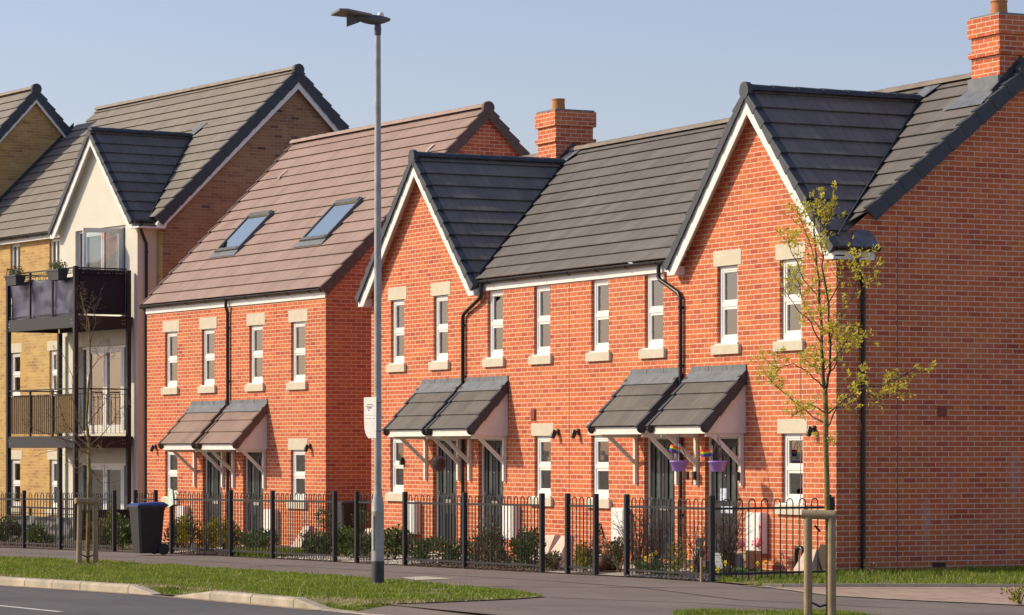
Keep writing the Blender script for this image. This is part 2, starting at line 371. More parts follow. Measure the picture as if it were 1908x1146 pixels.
edge = [(-14,-12.2),(-4.5,-10.74),(-2.1,-10.37),(1.85,-9.9),(4.35,-9.66),(5.2,-9.5),(5.3,-9.1),(5.1,-8.3),(4.75,-7.5),(4.45,-6.85),(3.9,-7.2),(4.2,-8.6),(3.6,-9.35),(-2.1,-10.1),(-4.5,-10.45),(-14,-11.9)]
blades('dry_grass', [(edge,9000)], 0, .012,.035, 12, 'thin straw-coloured worn grass along the road edge of the verge', m=M_DRYG)
blades('grass', [(vis_poly,2200)], 0, .06,.10, 13, 'scattered longer tufts standing above the mown verge', w=.006)
dip = lambda x,y: -.090*max(0,min(1,(-9.70+.10*(x-.2)-y)/.33))
blades('grass', [([(-.8,-10.13),(-.1,-10.07),(.45,-9.98),(1.45,-9.89),(.65,-9.65),(-.3,-9.75)],2600)], 0, .018,.048, 8, 'grass dipping to the road in the gap between the two kerbs', zf=dip)
blades('grass', [([(3.75,-9.68),(4.4,-9.64),(5.15,-9.6),(5.15,-9.2),(4.35,-9.35)],1500)], 0, .018,.045, 9, 'thin grass at the right end of the kerb by the lamp post', zf=lambda x,y: -.09*max(0,min(1,(-9.35+.18*(x-4.35)-y)/.33)))
blades('grass', [(strip,30000)], 0, .04,.09, 5, 'longer bright grass along the foot of the red brick end wall')
blades('grass', [(fpatch,11000)], 0, .02,.055, 6, 'small patch of grass around the foot of the staked leafy tree')
blades('grass', [([(-11.7,fy(-11.7)+.02),(-11.7,-2.9),(-14.6,-2.7),(-13.3,fy(-13.3)+.02)],5000)], 0, .06,.13, 7, 'small lawn behind the fence in front of the brown roofed pair of houses')

# kerbs: raised stones with tapered ends, then a flush run
def kerb_run(pts, name='kerb'):                      # pts (x,y,top above road 0.1)
    mb = MB()
    for i in range(len(pts)-1):
        (x0,y0,h0),(x1,y1,h1) = pts[i],pts[i+1]
        n = max(1, round(math.hypot(x1-x0,y1-y0)/.915))
        for k in range(n):
            ta,tb = k/n, (k+1)/n; g_ = .009/max(.3,math.hypot(x1-x0,y1-y0))
            A = (x0+(x1-x0)*(ta+g_), y0+(y1-y0)*(ta+g_), h0+(h1-h0)*ta); B = (x0+(x1-x0)*(tb-g_), y0+(y1-y0)*(tb-g_), h0+(h1-h0)*tb)
            d = Vector((B[0]-A[0],B[1]-A[1],0)).normalized(); nrm = Vector((-d.y,d.x,0))
            def sec(P):
                z = g(P[0])-.1
                q = Vector((P[0],P[1],z))
                return [q+Vector((0,0,-.05)), q+Vector((0,0,max(.004,P[2]-.03))), q+nrm*.03+Vector((0,0,P[2])), q+nrm*.15+Vector((0,0,P[2]+.004)), q+nrm*.15+Vector((0,0,-.05))]
            a = sec(A); b = sec(B); n5 = 5
            mb.add(a+b, [(0,1,2,3,4),(9,8,7,6,5)]+[(j,j+5,(j+1)%5+5,(j+1)%5) for j in range(5)])
    return mb.build(name, M_KERB, kind='structure')
kerb_run([(-60,-19.2,.11),(-30,-15.0,.11),(-14,-12.3,.11),(-4.5,-10.86,.11),(-2.1,-10.49,.11),(-.75,-10.3,.11),(-.1,-10.22,.012)])
kerb_run([(.45,-10.135,.012),(1.5,-10.04,.11),(3.7,-9.85,.11),(4.4,-9.80,.012),(5.6,-9.77,.012),(9,-9.32,.012),(14,-8.32,.012)])
mb = MB()
for p,q in zip(kb[:9],kb[1:9]): sheet(mb, [(p[0],p[1]-.16),(q[0],q[1]-.15),(q[0],q[1]-.0),(p[0],p[1]-.0)], -.096)
mb.build('gutter_grit', plain('gutter_grit',(.30,.22,.15),.95,var=.45,scale=9), kind='structure')
# edging + block paving by the end wall
mb = MB(); ed = [(3.12,-3.09),(3.3,-2.9),(3.55,-2.35),(4.05,-1.35),(4.75,-.2),(6.05,1.8),(9.5,6.95)]
for a,b in zip(ed,ed[1:]):
    d = Vector((b[0]-a[0],b[1]-a[1],0)).normalized(); n_ = Vector((d.y,-d.x,0))*.06
    mb.prism([(a[0],a[1],-.05),(b[0],b[1],-.05),(b[0]+n_.x,b[1]+n_.y,-.05),(a[0]+n_.x,a[1]+n_.y,-.05)], (0,0,.085))
mb.build('lawn_edging', M_KERB, kind='structure')
m,t,b = mat('block_paving'); co = objco(t); br = N(t,'ShaderNodeTexBrick'); L(t, co, br.inputs['Vector']); br.inputs['Scale'].default_value = 1
for k,v in (('Brick Width',.2),('Row Height',.1),('Mortar Size',.003)): br.inputs[k].default_value = v
br.inputs['Color1'].default_value = (.36,.235,.175,1); br.inputs['Color2'].default_value = (.46,.33,.26,1); br.inputs['Mortar'].default_value = (.2,.15,.11,1)
c = mixc(t, .5, br.outputs[0], mixc(t,1,br.outputs[0],ramp(t,noise_(t,co,1.5,5),[(.3,(.75,.75,.75)),(.7,(1.2,1.2,1.2))]),'MULTIPLY'))
L(t, c, b.inputs['Base Color']); b.inputs['Roughness'].default_value = .9; M_BLOCK = m
pav_poly = [(3.27,-3.06),(5.7,-3.60),(7.0,-3.41),(8.6,-2.95),(12,-1.8),(45,6),(45,30),(16,20),(9.6,6.95),(6.12,1.78),(4.82,-.22),(4.12,-1.37),(3.62,-2.37)]  # extended beyond the visible strip, added to bounce warm light onto the end wall
sheet(MB(), pav_poly, -.004).build('block_paving', M_BLOCK, kind='structure')
mb = MB(); el = [(2.85,-3.17),(3.27,-3.12),(5.7,-3.66),(7.0,-3.47),(8.6,-3.01),(12,-1.86)]
for a,b in zip(el,el[1:]): sheet(mb, [(a[0],a[1]-.05),(b[0],b[1]-.05),(b[0],b[1]+.05),(a[0],a[1]+.05)], .0)
mb.build('paving_edge', M_KERB, kind='structure')
# road marking + asphalt joints + inspection slab
mb = MB(); sheet(mb, [(-8,-13.92),(3.45,-12.66),(3.45,-12.56),(-8,-13.82)], -.096); mb.build('road_marking', plain('worn_white_road_paint',(.62,.60,.56),.8,var=.2,scale=12), kind='structure')
mb = MB()
for pl in ([(-20,-6.3),(-9,-5.35),(-3,-4.9),(2.5,-4.6)],[(2.5,-4.6),(6,-5.2),(8.5,-4.6)],[(4.5,-6.9),(6.5,-6.0),(9,-5.7)]):
    for a,b in zip(pl,pl[1:]): sheet(mb, [(a[0],a[1]),(b[0],b[1]),(b[0],b[1]+.035),(a[0],a[1]+.03)], -.008)
mb.build('asphalt_joint', asphalt('joint_bitumen',(.07,.062,.06)), kind='structure')
tag(sheet(MB(), [(-1.94,-5.9),(-.86,-6.15),(-1.12,-5.47),(-2.16,-5.4)], -.006).build('inspection_cover', M_SLAB), 'pale concrete inspection cover set in the pavement right of the lamp post', 'cover')
# far rising ground is not in view; nothing more to build for the terrain
# ================================================================= BUILDINGS: shared pieces
def wall_holes(mb, y, x0,x1,z0,z1, holes, d=.12):
    xs = sorted({x0,x1,*[h[0] for h in holes],*[h[1] for h in holes]}); zs = sorted({z0,z1,*[h[2] for h in holes],*[h[3] for h in holes]})
    for i in range(len(xs)-1):
        for j in range(len(zs)-1):
            cx,cz = (xs[i]+xs[i+1])/2,(zs[j]+zs[j+1])/2
            if any(h[0]<cx<h[1] and h[2]<cz<h[3] for h in holes): continue
            mb.poly([(xs[i],y,zs[j]),(xs[i+1],y,zs[j]),(xs[i+1],y,zs[j+1]),(xs[i],y,zs[j+1])])
    for a,b,c,e in holes:
        mb.poly([(a,y,c),(a,y,e),(a,y+d,e),(a,y+d,c)]); mb.poly([(b,y,c),(b,y+d,c),(b,y+d,e),(b,y,e)])
        mb.poly([(a,y,e),(b,y,e),(b,y+d,e),(a,y+d,e)]); mb.poly([(a,y,c),(a,y+d,c),(b,y+d,c),(b,y,c)])
class Slope:
    def __init__(s, O, U, V):
        s.O = Vector(O); s.U = Vector(U).normalized(); s.V = Vector(V).normalized(); s.N = s.U.cross(s.V)
        if s.N.z < 0: s.N = -s.N
    def P(s, a, t, n=0): return s.O+s.U*a+s.V*t+s.N*n
def courses(mb, S, poly, gauge=.335, lip=.031, seed=1, t0=0.0):
    rnd = random.Random(seed); T = max(p[1] for p in poly); k = 0
    while t0+k*gauge < T-1e-4:
        a,b = t0+k*gauge, t0+(k+1)*gauge
        q = clip(clip(poly,0,-1,-a),0,1,b+.07)
        if len(q) >= 3:
            j = rnd.uniform(-.0015,.0015); sk_ = rnd.uniform(-.004,.004); h = lambda p: .006+lip*(1-(p[1]-a)/gauge)+j
            top = [S.P(p[0],p[1]+(sk_ if p[1]<a+1e-6 else 0),h(p)) for p in q]; low = [S.P(p[0],p[1]+(sk_ if p[1]<a+1e-6 else 0),h(p)-.013) for p in q]; n = len(q)
            mb.add(top, [tuple(range(n))]); mb.add(low, [tuple(range(n))])
            mb.add(top+low, [(i,i+n,(i+1)%n+n,(i+1)%n) for i in range(n)])
        k += 1
    return mb
def verge(mb, S, s_in, s_out, T, gauge=.335, drop=.16, t0=0.0, lip=.03):
    k = 0
    while t0+k*gauge < T-.02:
        a,b = t0+k*gauge-.035, min(t0+(k+1)*gauge, T)
        h0,h1 = .012+lip+.014, .012+.004; e_ = .006*(1 if s_out > s_in else -1)
        mb.add([S.P(s_in,a,-.01),S.P(s_out+e_,a,-drop-.02),S.P(s_out,b,-drop-.004),S.P(s_in,b,-.01),
                S.P(s_in,a,h0),S.P(s_out+e_,a,h0),S.P(s_out,b,h1),S.P(s_in,b,h1)],
               [(0,3,2,1),(4,5,6,7),(0,1,5,4),(1,2,6,5),(2,3,7,6),(3,0,4,7)])
        k += 1
    return mb
def ridge(mb, A, B, r=.115, step=.45, sink=.05):
    A = Vector(A); B = Vector(B); d = (B-A); Ln = d.length; d.normalize(); side = d.cross(Vector((0,0,1))).normalized(); n = max(1, round(Ln/step)); K = 9
    for i in range(n):
        a = A+d*(Ln*i/n); b = A+d*(Ln*(i+1)/n+.02); ra,rb = r*1.06, r*.97
        pts = []
        for P,q in ((a,ra),(b,rb)):
            for k in range(K): an = math.pi*(k/(K-1))*1.0; pts.append(P+side*math.cos(an)*q+Vector((0,0,math.sin(an)*q*.8-sink)))
        mb.add(pts, [(k,k+1,K+k+1,K+k) for k in range(K-1)], True)
        mb.add(pts[:K], [tuple(range(K))]); mb.add(pts[K:], [tuple(range(K))])
    return mb
def gutter(parent, p0, p1, r=.055, out=(0,-1,0), name='gutter', brk=.9):
    mb = MB(); A = Vector(p0); B = Vector(p1); d = (B-A).normalized(); o = Vector(out)
    prof = [(-r,.0),(-r*.98,-.02)]+[(r*math.cos(a),-.01+r*math.sin(a)) for a in [math.pi+math.pi*k/8 for k in range(0,9)]]+[(r,.0),(r-.008,0),(r-.012,-.012),(-r+.01,-.012),(-r+.008,0)]
    mb.prism([A+o*u+Vector((0,0,v)) for u,v in prof], B-A)
    Ln = (B-A).length; n = max(1,int(Ln/brk))
    for i in range(n):
        c = A+d*(Ln*(i+.5)/n); e = d*.02
        pr = [(r*1.16*math.cos(a),-.01+r*1.16*math.sin(a)) for a in [math.pi+math.pi*k/8 for k in range(9)]]
        mb.prism([c-e+o*u+Vector((0,0,v)) for u,v in pr], e*2)
        mb.prism([c-e-o*r+Vector((0,0,.0)),c-e-o*(r+.03)+Vector((0,0,0)),c-e-o*(r+.03)+Vector((0,0,-.09)),c-e-o*(r)+Vector((0,0,-.05))], e*2)
    return mb.build(name, M_GUT, parent)
def pipe(parent, path, r=.034, clips=(), name='downpipe', cd=(0,1,0)):
    mb = MB().tube(path, r, 10)
    for c in clips:
        c = Vector(c); mb.tube([c-Vector((0,0,.02)),c+Vector((0,0,.02))], r*1.25, 10)
        e = c+Vector(cd)*.06; mb.box(min(c.x,e.x)-.012,max(c.x,e.x)+.012,min(c.y,e.y)-.012,max(c.y,e.y)+.012,c.z-.012,c.z+.012)
    return mb.build(name, M_GUT, parent)
def window(parent, x0,x1,z0,z1, y=0, lintel=None, sill=True, back='blind', drop=1.0, bars=True, cillw=.11, seed=0, rec=.05, halfleaf=False):
    f = .065; yy = y+rec; fr = MB(); e = .004
    X0,X1,Z0,Z1 = x0+e,x1-e,z0+e+.02,z1-e
    fr.box(X0,X0+f,yy,yy+.06,Z0,Z1); fr.box(X1-f,X1,yy,yy+.06,Z0,Z1); fr.box(X0+f,X1-f,yy,yy+.06,Z1-f,Z1); fr.box(X0+f,X1-f,yy,yy+.06,Z0,Z0+f+.02)
    zm = (Z0+Z1)/2
    def sash(a,b,c,d_):
        s = .042
        fr.box(a,a+s,yy+.012,yy+.05,c,d_); fr.box(b-s,b,yy+.012,yy+.05,c,d_); fr.box(a+s,b-s,yy+.012,yy+.05,c,c+s); fr.box(a+s,b-s,yy+.012,yy+.05,d_-s,d_)
    if bars:
        fr.box(X0+f,X1-f,yy+.002,yy+.058,zm-.03,zm+.03); sash(X0+f,X1-f,zm+.03,Z1-f); sash(X0+f,X1-f,Z0+f+.02,zm-.03)
        fr.box(X0+f+.03,X1-f-.03,yy-.006,yy+.012,Z1-f-.030,Z1-f-.014)
    if halfleaf:
        xm = (X0+X1)/2; fr.box(xm-.03,xm+.03,yy+.001,yy+.059,Z0+f+.02,Z1-f)
    fr.box(x0-.03 if sill else x0+e, x1+.03 if sill else x1-e, y-.028, yy, z0-.002, z0+.020)        # plastic cill
    w = fr.build('window', M_WHITE, parent)
    MB().box(X0+f*.9,X1-f*.9,yy+.036,yy+.041,Z0+f,Z1-f*.9).build('pane', M_GLASS, w)
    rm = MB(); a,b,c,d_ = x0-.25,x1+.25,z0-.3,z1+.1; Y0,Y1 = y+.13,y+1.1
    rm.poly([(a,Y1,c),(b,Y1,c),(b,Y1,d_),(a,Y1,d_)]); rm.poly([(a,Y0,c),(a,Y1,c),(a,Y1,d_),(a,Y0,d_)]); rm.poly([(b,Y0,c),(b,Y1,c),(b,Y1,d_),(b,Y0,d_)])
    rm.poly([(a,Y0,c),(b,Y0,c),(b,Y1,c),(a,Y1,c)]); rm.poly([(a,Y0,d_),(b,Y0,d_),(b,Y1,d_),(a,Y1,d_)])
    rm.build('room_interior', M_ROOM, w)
    if back in ('blind','frost'):
        zb = Z1-(Z1-Z0)*drop
        MB().box(X0+.02,X1-.02,yy+(.075 if back=='blind' else .058),yy+(.08 if back=='blind' else .061),zb,Z1).build('blind', M_BLIND if back=='blind' else M_SHUT, w)
    elif back in ('curtain','curtb','curtg'):
        mm = {'curtain':M_CURT,'curtb':M_CURTB,'curtg':M_CURTG}[back]; rnd = random.Random(seed)
        n = 26; cw = (X1-X0)*drop; pts = [(X1-cw*i/n, yy+.10+.022*math.sin(i*1.9+seed)+rnd.uniform(-.006,.006)) for i in range(n+1)]
        V = [(p[0],p[1],z0) for p in pts]+[(p[0],p[1],z1) for p in pts]
        MB().add(V, [(i,i+1,i+n+2,i+n+1) for i in range(n)], True).build('curtain', mm, w)
    if sill:
        MB().bbox(x0-cillw,x1+cillw,y-.055,y+.03,z0-.145,z0-.004,.008).build('sill', M_STONE, w)
    if lintel:
        MB().bbox(x0-.11,x1+.11,y-.006,y+.085,z1,z1+lintel,.003).build('lintel', M_STONE, w)
    return w
def door(parent, x0,x1,z0,z1,y=0, m=None, sticker=False, knocker=True):
    f = .05; yy = y+.07; fr = MB(); m = m or M_DOOR
    fr.box(x0+.003,x0+f,yy,yy+.07,z0,z1-.003); fr.box(x1-f,x1-.003,yy,yy+.07,z0,z1-.003); fr.box(x0+f,x1-f,yy,yy+.07,z1-f,z1-.003)
    fr.box(x0+.003,x1-.003,yy-.03,yy+.07,z0-.06,z0)
    D = fr.build('door', M_WHITE, parent)
    a,b = x0+f,x1-f; w = b-a; h = z1-f-z0; lf = MB(); t = yy+.02
    gx = [(a+w*.17,a+w*.36),(a+w*.64,a+w*.83)]; gz = (z0+h*.50, z1-f-.13)
    holes = [(g0,g1,gz[0],gz[1]) for g0,g1 in gx]
    wall_holes(lf, t, a,b,z0,z1-f, holes, .02)
    for g0,g1 in gx:                                     # raised mouldings round glass and lower panels
        for (c,d_) in ((gz[0],gz[1]),(z0+.12,z0+h*.30)):
            for q in ((g0-.02,g0,c-.02,d_+.02),(g1,g1+.02,c-.02,d_+.02),(g0,g1,c-.02,c),(g0,g1,d_,d_+.02)): lf.box(q[0],q[1],t-.010,t+.001,q[2],q[3])
        lf.box(g0+.02,g1-.02,t-.008,t+.001,z0+.15,z0+h*.28)
    for gxx in (.05,.5,.95): lf.box(a+w*gxx-.003,a+w*gxx+.003,t-.006,t+.001,z0+.05,z1-f-.05)
    lf.poly([(a,t+.021,z0),(b,t+.021,z0),(b,t+.021,gz[0]-.01),(a,t+.021,gz[0]-.01)])
    lf.build('door_leaf', m, D)
    gb = MB()
    for g0,g1 in gx: gb.box(g0,g1,t+.012,t+.018,gz[0],gz[1])
    gb.build('door_glass', plain('obscure_door_glass',(.06,.08,.08),.18,var=.35,scale=9), D) if 'obscure_door_glass' not in bpy.data.materials else gb.build('door_glass', bpy.data.materials['obscure_door_glass'], D)
    MB().box(a+w*.34,a+w*.66,t-.014,t,z0+h*.405,z0+h*.44).build('letter_plate', M_CHROME, D)
    hd = MB().box(a+.035,a+.065,t-.012,t,z0+h*.42,z0+h*.52).tube([(a+.05,t-.01,z0+h*.5),(a+.05,t-.045,z0+h*.5),(a+.15,t-.045,z0+h*.5)],.009,8)
    hd.build('handle', M_CHROME, D)
    if knocker: MB().lathe2((a+w*.5,t-.008,z0+h*.70),.012,10,6,1,1,1).build('spy_hole', M_CHROME, D)
    if sticker: MB().box(a+w*.30,a+w*.52,t-.003,t-.0005,z0+h*.50,z0+h*.60).box(a+w*.36,a+w*.74,t-.016,t-.0145,z0+h*.40,z0+h*.455).build('paper_notice', plain('printed_paper',(.55,.62,.75),.7,var=.35,scale=30), D)
    return D
def canopy(parent, x0,x1, zt, mt, side='right', dep=.70, drop=.83, bz=1.22, flush=.0):
    """lean-to porch hood: tile ends x0..x1, top at zt on the wall"""
    zf = zt-drop; fz = zf-.12                       # front tile edge / underside of the box
    bx0,bx1 = x0+.10,x1-.035
    c = MB()                                        # triangular cheeks + boxed underside
    sl = (drop-.06)/(dep+.02)
    for xa,xb in ((bx0,bx0+.02),(bx1-.02,bx1)):
        c.prism([(xa,-dep+.02,fz),(xa,0,fz),(xa,0,zt-.12),(xa,-dep+.02,zf-.03)], (xb-xa,0,0))
    c.box(bx0+.02,bx1-.02,-dep+.02,0,fz+.002,fz+.02)
    C = c.build('canopy', M_WHITEM, parent)
    MB().box(bx0-.004,bx1+.004,-dep-.004,-dep+.02,fz-.006,zf-.012).build('fascia_board', M_WHITEM, C)
    Sl = Slope((x0,-dep-.05,zf-.01),(1,0,0),(0,dep+.05,drop+.01-.03)); T = math.hypot(dep+.05,drop-.02); W_ = x1-x0
    g_ = T/3.35
    rt = courses(MB(), Sl, [(0.03,0),(W_-.03,0),(W_-.03,T),(0.03,T)], g_, .022, 3)
    rt.build('canopy_roof', mt['porch'], C)
    vm = MB(); verge(vm, Sl, .06,-.015,T,g_,.10,lip=.022); verge(vm, Sl, W_-.06,W_+.015,T,g_,.10,lip=.022)
    vm.tube([Sl.P(-.01,-.02,-.05),Sl.P(W_+.01,-.02,-.05)], .0001, 3)
    # rounded ends of the verge at the foot
    for s in (-.0,W_-.02):
        q = [Sl.P(s,-.03+.04*math.cos(a),-.045+.06*math.sin(a)) for a in [k*math.pi/6 for k in range(12)]]; vm.prism(q, Sl.U*.02)
    vm.build('verge', mt['verge_m'], C)
    fl = MB()
    fl.box(x0-.0,x1+.0,-.022,-.002,zt-.03,zt+.075)
    fl.prism([Sl.P(-.02,T-.22,.034),Sl.P(W_+.02,T-.22,.034),Sl.P(W_+.02,T+.0,.03),Sl.P(-.02,T+.0,.03)], (0,0,.008))
    for k in (1,2): fl.box(x0+W_*k/3-.004,x0+W_*k/3+.004,-.027,-.022,zt-.03,zt+.075)
    fl.build('flashing', M_LEAD, C)
    for bx in (bx0+.05, bx1-.11):
        b = MB(); b.box(bx,bx+.06,-.055,-.001,bz,fz)
        b.prism([(bx+.006,-.055,fz-.48),(bx+.006,-.055,fz-.40),(bx+.006,-dep*.72,fz),(bx+.006,-dep*.84,fz)], (.048,0,0))
        b.box(bx,bx+.06,-dep+.06,-.055,fz-.055,fz-.001)
        b.build('bracket', M_WHITEM, C)
    return C
def wall_lamp(parent, x, z):
    w = MB().bbox(x-.03,x+.03,-.03,0,z-.05,z+.05,.004).box(x-.012,x+.012,-.09,-.03,z-.01,z+.015)
    w.tube([(x,-.09,z+.04),(x,-.09,z-.02),(x,-.12,z-.10)],[.022,.045,.04],10)
    return w.build('wall_lamp', M_GUT, parent)
def meter(parent, x, z0, z1, w=.42, d=.14):
    m = MB().bbox(x-w/2,x+w/2,-d,-.001,z0,z1,.012).build('meter_box', M_WHITE, parent)
    MB().bbox(x-w/2+.03,x+w/2-.03,-d-.008,-d,z0+.03,z1-.03,.003).box(x+w/2-.07,x+w/2-.05,-d-.012,-d-.008,(z0+z1)/2-.02,(z0+z1)/2+.02).build('meter_door', M_WHITE, m); return m
def chimney(parent, x0,x1,y0,y1,zb,zt, pots=1):
    c = MB(); e = .045
    c.box(x0,x1,y0,y1,zb,zt-.60); c.box(x0-e,x1+e,y0-e,y1+e,zt-.60,zt-.525); c.box(x0,x1,y0,y1,zt-.525,zt-.30); c.box(x0-e,x1+e,y0-e,y1+e,zt-.30,zt-.02)
    C = c.build('chimney', M_BRICK, parent)
    MB().box(x0-.02,x1+.02,y0-.02,y1+.02,zt-.02,zt+.012).build('flaunching', M_LEAD, C)
    for k in range(pots):
        p = MB().lathe(((x0+x1)/2,(y0+.24 if pots>1 or True else (y0+y1)/2)+k*.4,zt), [(.135,0),(.13,.02),(.118,.20),(.118,.21),(.128,.215),(.128,.235),(.118,.24),(.105,.24),(.10,.1)], 20)
        p.build('chimney_pot', M_TERRA, C)
    return C
def skylight(parent, S, a0,a1,t0,t1):
    f = MB(); h = .085
    def bx(a,b,c,d,n0,n1): f.add([S.P(a,c,n0),S.P(b,c,n0),S.P(b,d,n0),S.P(a,d,n0),S.P(a,c,n1),S.P(b,c,n1),S.P(b,d,n1),S.P(a,d,n1)],[(0,3,2,1),(4,5,6,7),(0,1,5,4),(1,2,6,5),(2,3,7,6),(3,0,4,7)])
    bx(a0,a0+.055,t0,t1,.0,h); bx(a1-.055,a1,t0,t1,.0,h); bx(a0+.055,a1-.055,t0,t0+.09,.0,h+.012); bx(a0+.055,a1-.055,t1-.11,t1,.0,h+.02)
    W_ = f.build('roof_window', M_GREYP, parent)
    p = MB(); q = p.add([S.P(a0+.05,t0+.08,h-.02),S.P(a1-.05,t0+.08,h-.02),S.P(a1-.05,t1-.10,h-.02),S.P(a0+.05,t1-.10,h-.02)],[(0,1,2,3)]); p.build('pane', M_SKYGL, W_)
    MB().add([S.P(a0+.05,t0+.08,.025),S.P(a1-.05,t0+.08,.025),S.P(a1-.05,t1-.10,.025),S.P(a0+.05,t1-.10,.025)],[(0,1,2,3)]).build('shaft_lining', M_ROOM, W_)
    ap = MB(); ap.add([S.P(a0-.12,t0-.16,.052),S.P(a1+.02,t0-.16,.052),S.P(a1+.02,t0,.056),S.P(a0-.0,t0,.056)],[(0,1,2,3)]); 
    ap.add([S.P(a0-.03,t0,.035),S.P(a0,t0,.045),S.P(a0,t1+.05,.045),S.P(a0-.03,t1+.05,.035)],[(0,1,2,3)]); ap.add([S.P(a1,t0,.045),S.P(a1+.03,t0,.035),S.P(a1+.03,t1+.05,.035),S.P(a1,t1+.05,.045)],[(0,1,2,3)])
    ap.build('apron', M_LEAD, W_)
    if a0 < -5: MB().add([S.P(a0+.06,(t0+t1)/2+.05,h-.03),S.P(a1-.06,(t0+t1)/2+.05,h-.03),S.P(a1-.06,t1-.10,h-.03),S.P(a0+.06,t1-.10,h-.03)],[(0,1,2,3)]).build('blind', M_FRIDGE, W_)
    return W_

GY = (.158,.143,.132)
# ================================================================= TERRACE (right)
TZ = lambda y: 4.70+.79*(y+.1)                 # plane of the main roof
th = math.atan(.79)
MT = {'roof': tiles('grey_roof_tiles', GY, .335*math.sin(th), 4.70), 'porch': tiles('grey_porch_tiles', (.135,.122,.112), .31, 2.10, .30), 'verge_m': M_NAVY}
MT_G = tiles('dark_gable_roof_tiles', (.20,.172,.150), .335*math.sin(math.atan(.99)), 4.60, axis='y', rough=.6)
H = tag(empty('terrace_house_row',(0,0,0)), 'red brick terrace with two front gables and dark grey tiled roof at the right', 'terraced houses')
XL = -16.14; RY = 3.2; RZ = TZ(RY)
up = [(-14.96,1),(-13.10,1),(-10.9,0),(-9.13,0),(-7.08,0),(-5.29,0),(-3.03,1),(-1.23,1)]
dn = [(-14.99,0),(-9.11,1),(-7.08,0),(-1.18,1)]
drs = [(-13.42,-12.44),(-11.56,-10.58),(-5.60,-4.63),(-3.70,-2.73)]
hu = [(c-.3,c+.3,3.335,4.52 if gb else 4.515) for c,gb in up]; hd_ = [(c-.3,c+.3,.96,1.99) for c,_ in dn]; hdo = [(a,b,.05,1.97) for a,b in drs]
w = MB(); wall_holes(w, 0, XL,0,-.6,4.62, hu+hd_+hdo)
G1 = (-13.85,2.48,4.60,7.05); G2 = (-2.16,2.38,4.60,7.05)
for c,hw,zf,za in (G1,G2):
    k = (za-zf)/hw; xa,xb = max(XL,c-hw),min(0,c+hw)
    w.poly([(xa,0,4.62),(xb,0,4.62),(xb,0,max(4.621,za-k*(xb-c)-.06)),(c,0,za-.08),(xa,0,max(4.621,za-k*(c-xa)-.06))])
for x in (0,XL):
    w.poly([(x,0,-.6),(x,2*RY,-.6),(x,2*RY,TZ(0)-.1),(x,RY,RZ-.08),(x,0,TZ(0)-.08)])
w.poly([(XL,2*RY,-.6),(0,2*RY,-.6),(0,2*RY,4.7),(XL,2*RY,4.7)])
w.build('wall', M_BRICK, H)
bk_up = ['frost','frost','frost','blind','frost','blind','curtg','curtain']; dr_up = [1,1,1,.55,1,.55,.9,1]
for i,(c,gb) in enumerate(up): window(H, c-.3,c+.3,3.335,hu[i][3], lintel=.235 if gb else None, back=bk_up[i], drop=dr_up[i], seed=i)
bk = ['none','frost','frost','curtg']
for i,(c,l) in enumerate(dn): window(H, c-.3,c+.3,.96,1.99, lintel=.21, back=bk[i], drop=.5 if i==3 else 1, seed=i+20)
for i,(a,b) in enumerate(drs): door(H, a,b,.05,1.97, sticker=(i==3))
for i,(a,b) in enumerate(((-13.86,-12.2),(-12.04,-10.38),(-6.02,-4.4),(-4.1,-2.46))): canopy(H, a,b,2.95, MT)
for x in (-14.12,-10.14,-6.24,-2.05): meter(H, x, .23,.83)
for x in (-8.52,-7.80,-.56): wall_lamp(H, x, 2.05)
MB().box(-14.72,-14.66,-.07,-.001,1.48,1.62).build('doorbell_box', M_GUT, H)
# main roof
S = Slope((0,-.1,4.70),(1,0,0),(0,1,.79)); T = (RY+.1)/math.cos(th)
tz = lambda z: (z-4.70)/math.sin(th)
rf = MB(); tg = tz(7.0)
courses(rf, S, [(G1[0]+G1[1]-.25,0),(G2[0]-G2[1]+.25,0),(G2[0]+.1,tg),(G1[0]-.1,tg)], seed=2)
courses(rf, S, [(XL-.05,tg),(.1,tg),(.1,T),(XL-.05,T)], seed=3, t0=math.floor(tg/.335)*.335)
courses(rf, S, [(.1,tz(TZ(.5))),(.1,tg),(G2[0],tg),(G2[0]+G2[1]-.35,tz(TZ(.1)))], seed=4)
S2 = Slope((0,2*RY+.1,4.70),(1,0,0),(0,-1,.79)); rb = courses(rf, S2, [(XL-.05,0),(.1,0),(.1,T),(XL-.05,T)], seed=5)
rf.build('roof', MT['roof'], H)
rg = ridge(MB(), (XL-.05,RY,RZ+.05), (.1,RY,RZ+.05)); rg.build('ridge_tiles', plain('weathered_ridge_tile',(.22,.18,.15),.8,var=.2,scale=4), H)
v = MB(); Sv = Slope((0,-.1,4.70),(1,0,0),(0,1,.79)); ts = .60/math.cos(th)
verge(v, Sv, .02,.125, T, t0=ts+.0, drop=.17); Sv2 = Slope((0,2*RY+.1,4.70),(1,0,0),(0,-1,.79)); verge(v, Sv2, .02,.125, T, drop=.17)
v.prism([(.02,RY+.13*math.cos(a),RZ-.01+.13*math.sin(a)) for a in [k*math.pi/8 for k in range(16)]], (.115,0,0))
v.build('verge', M_NAVY, H)
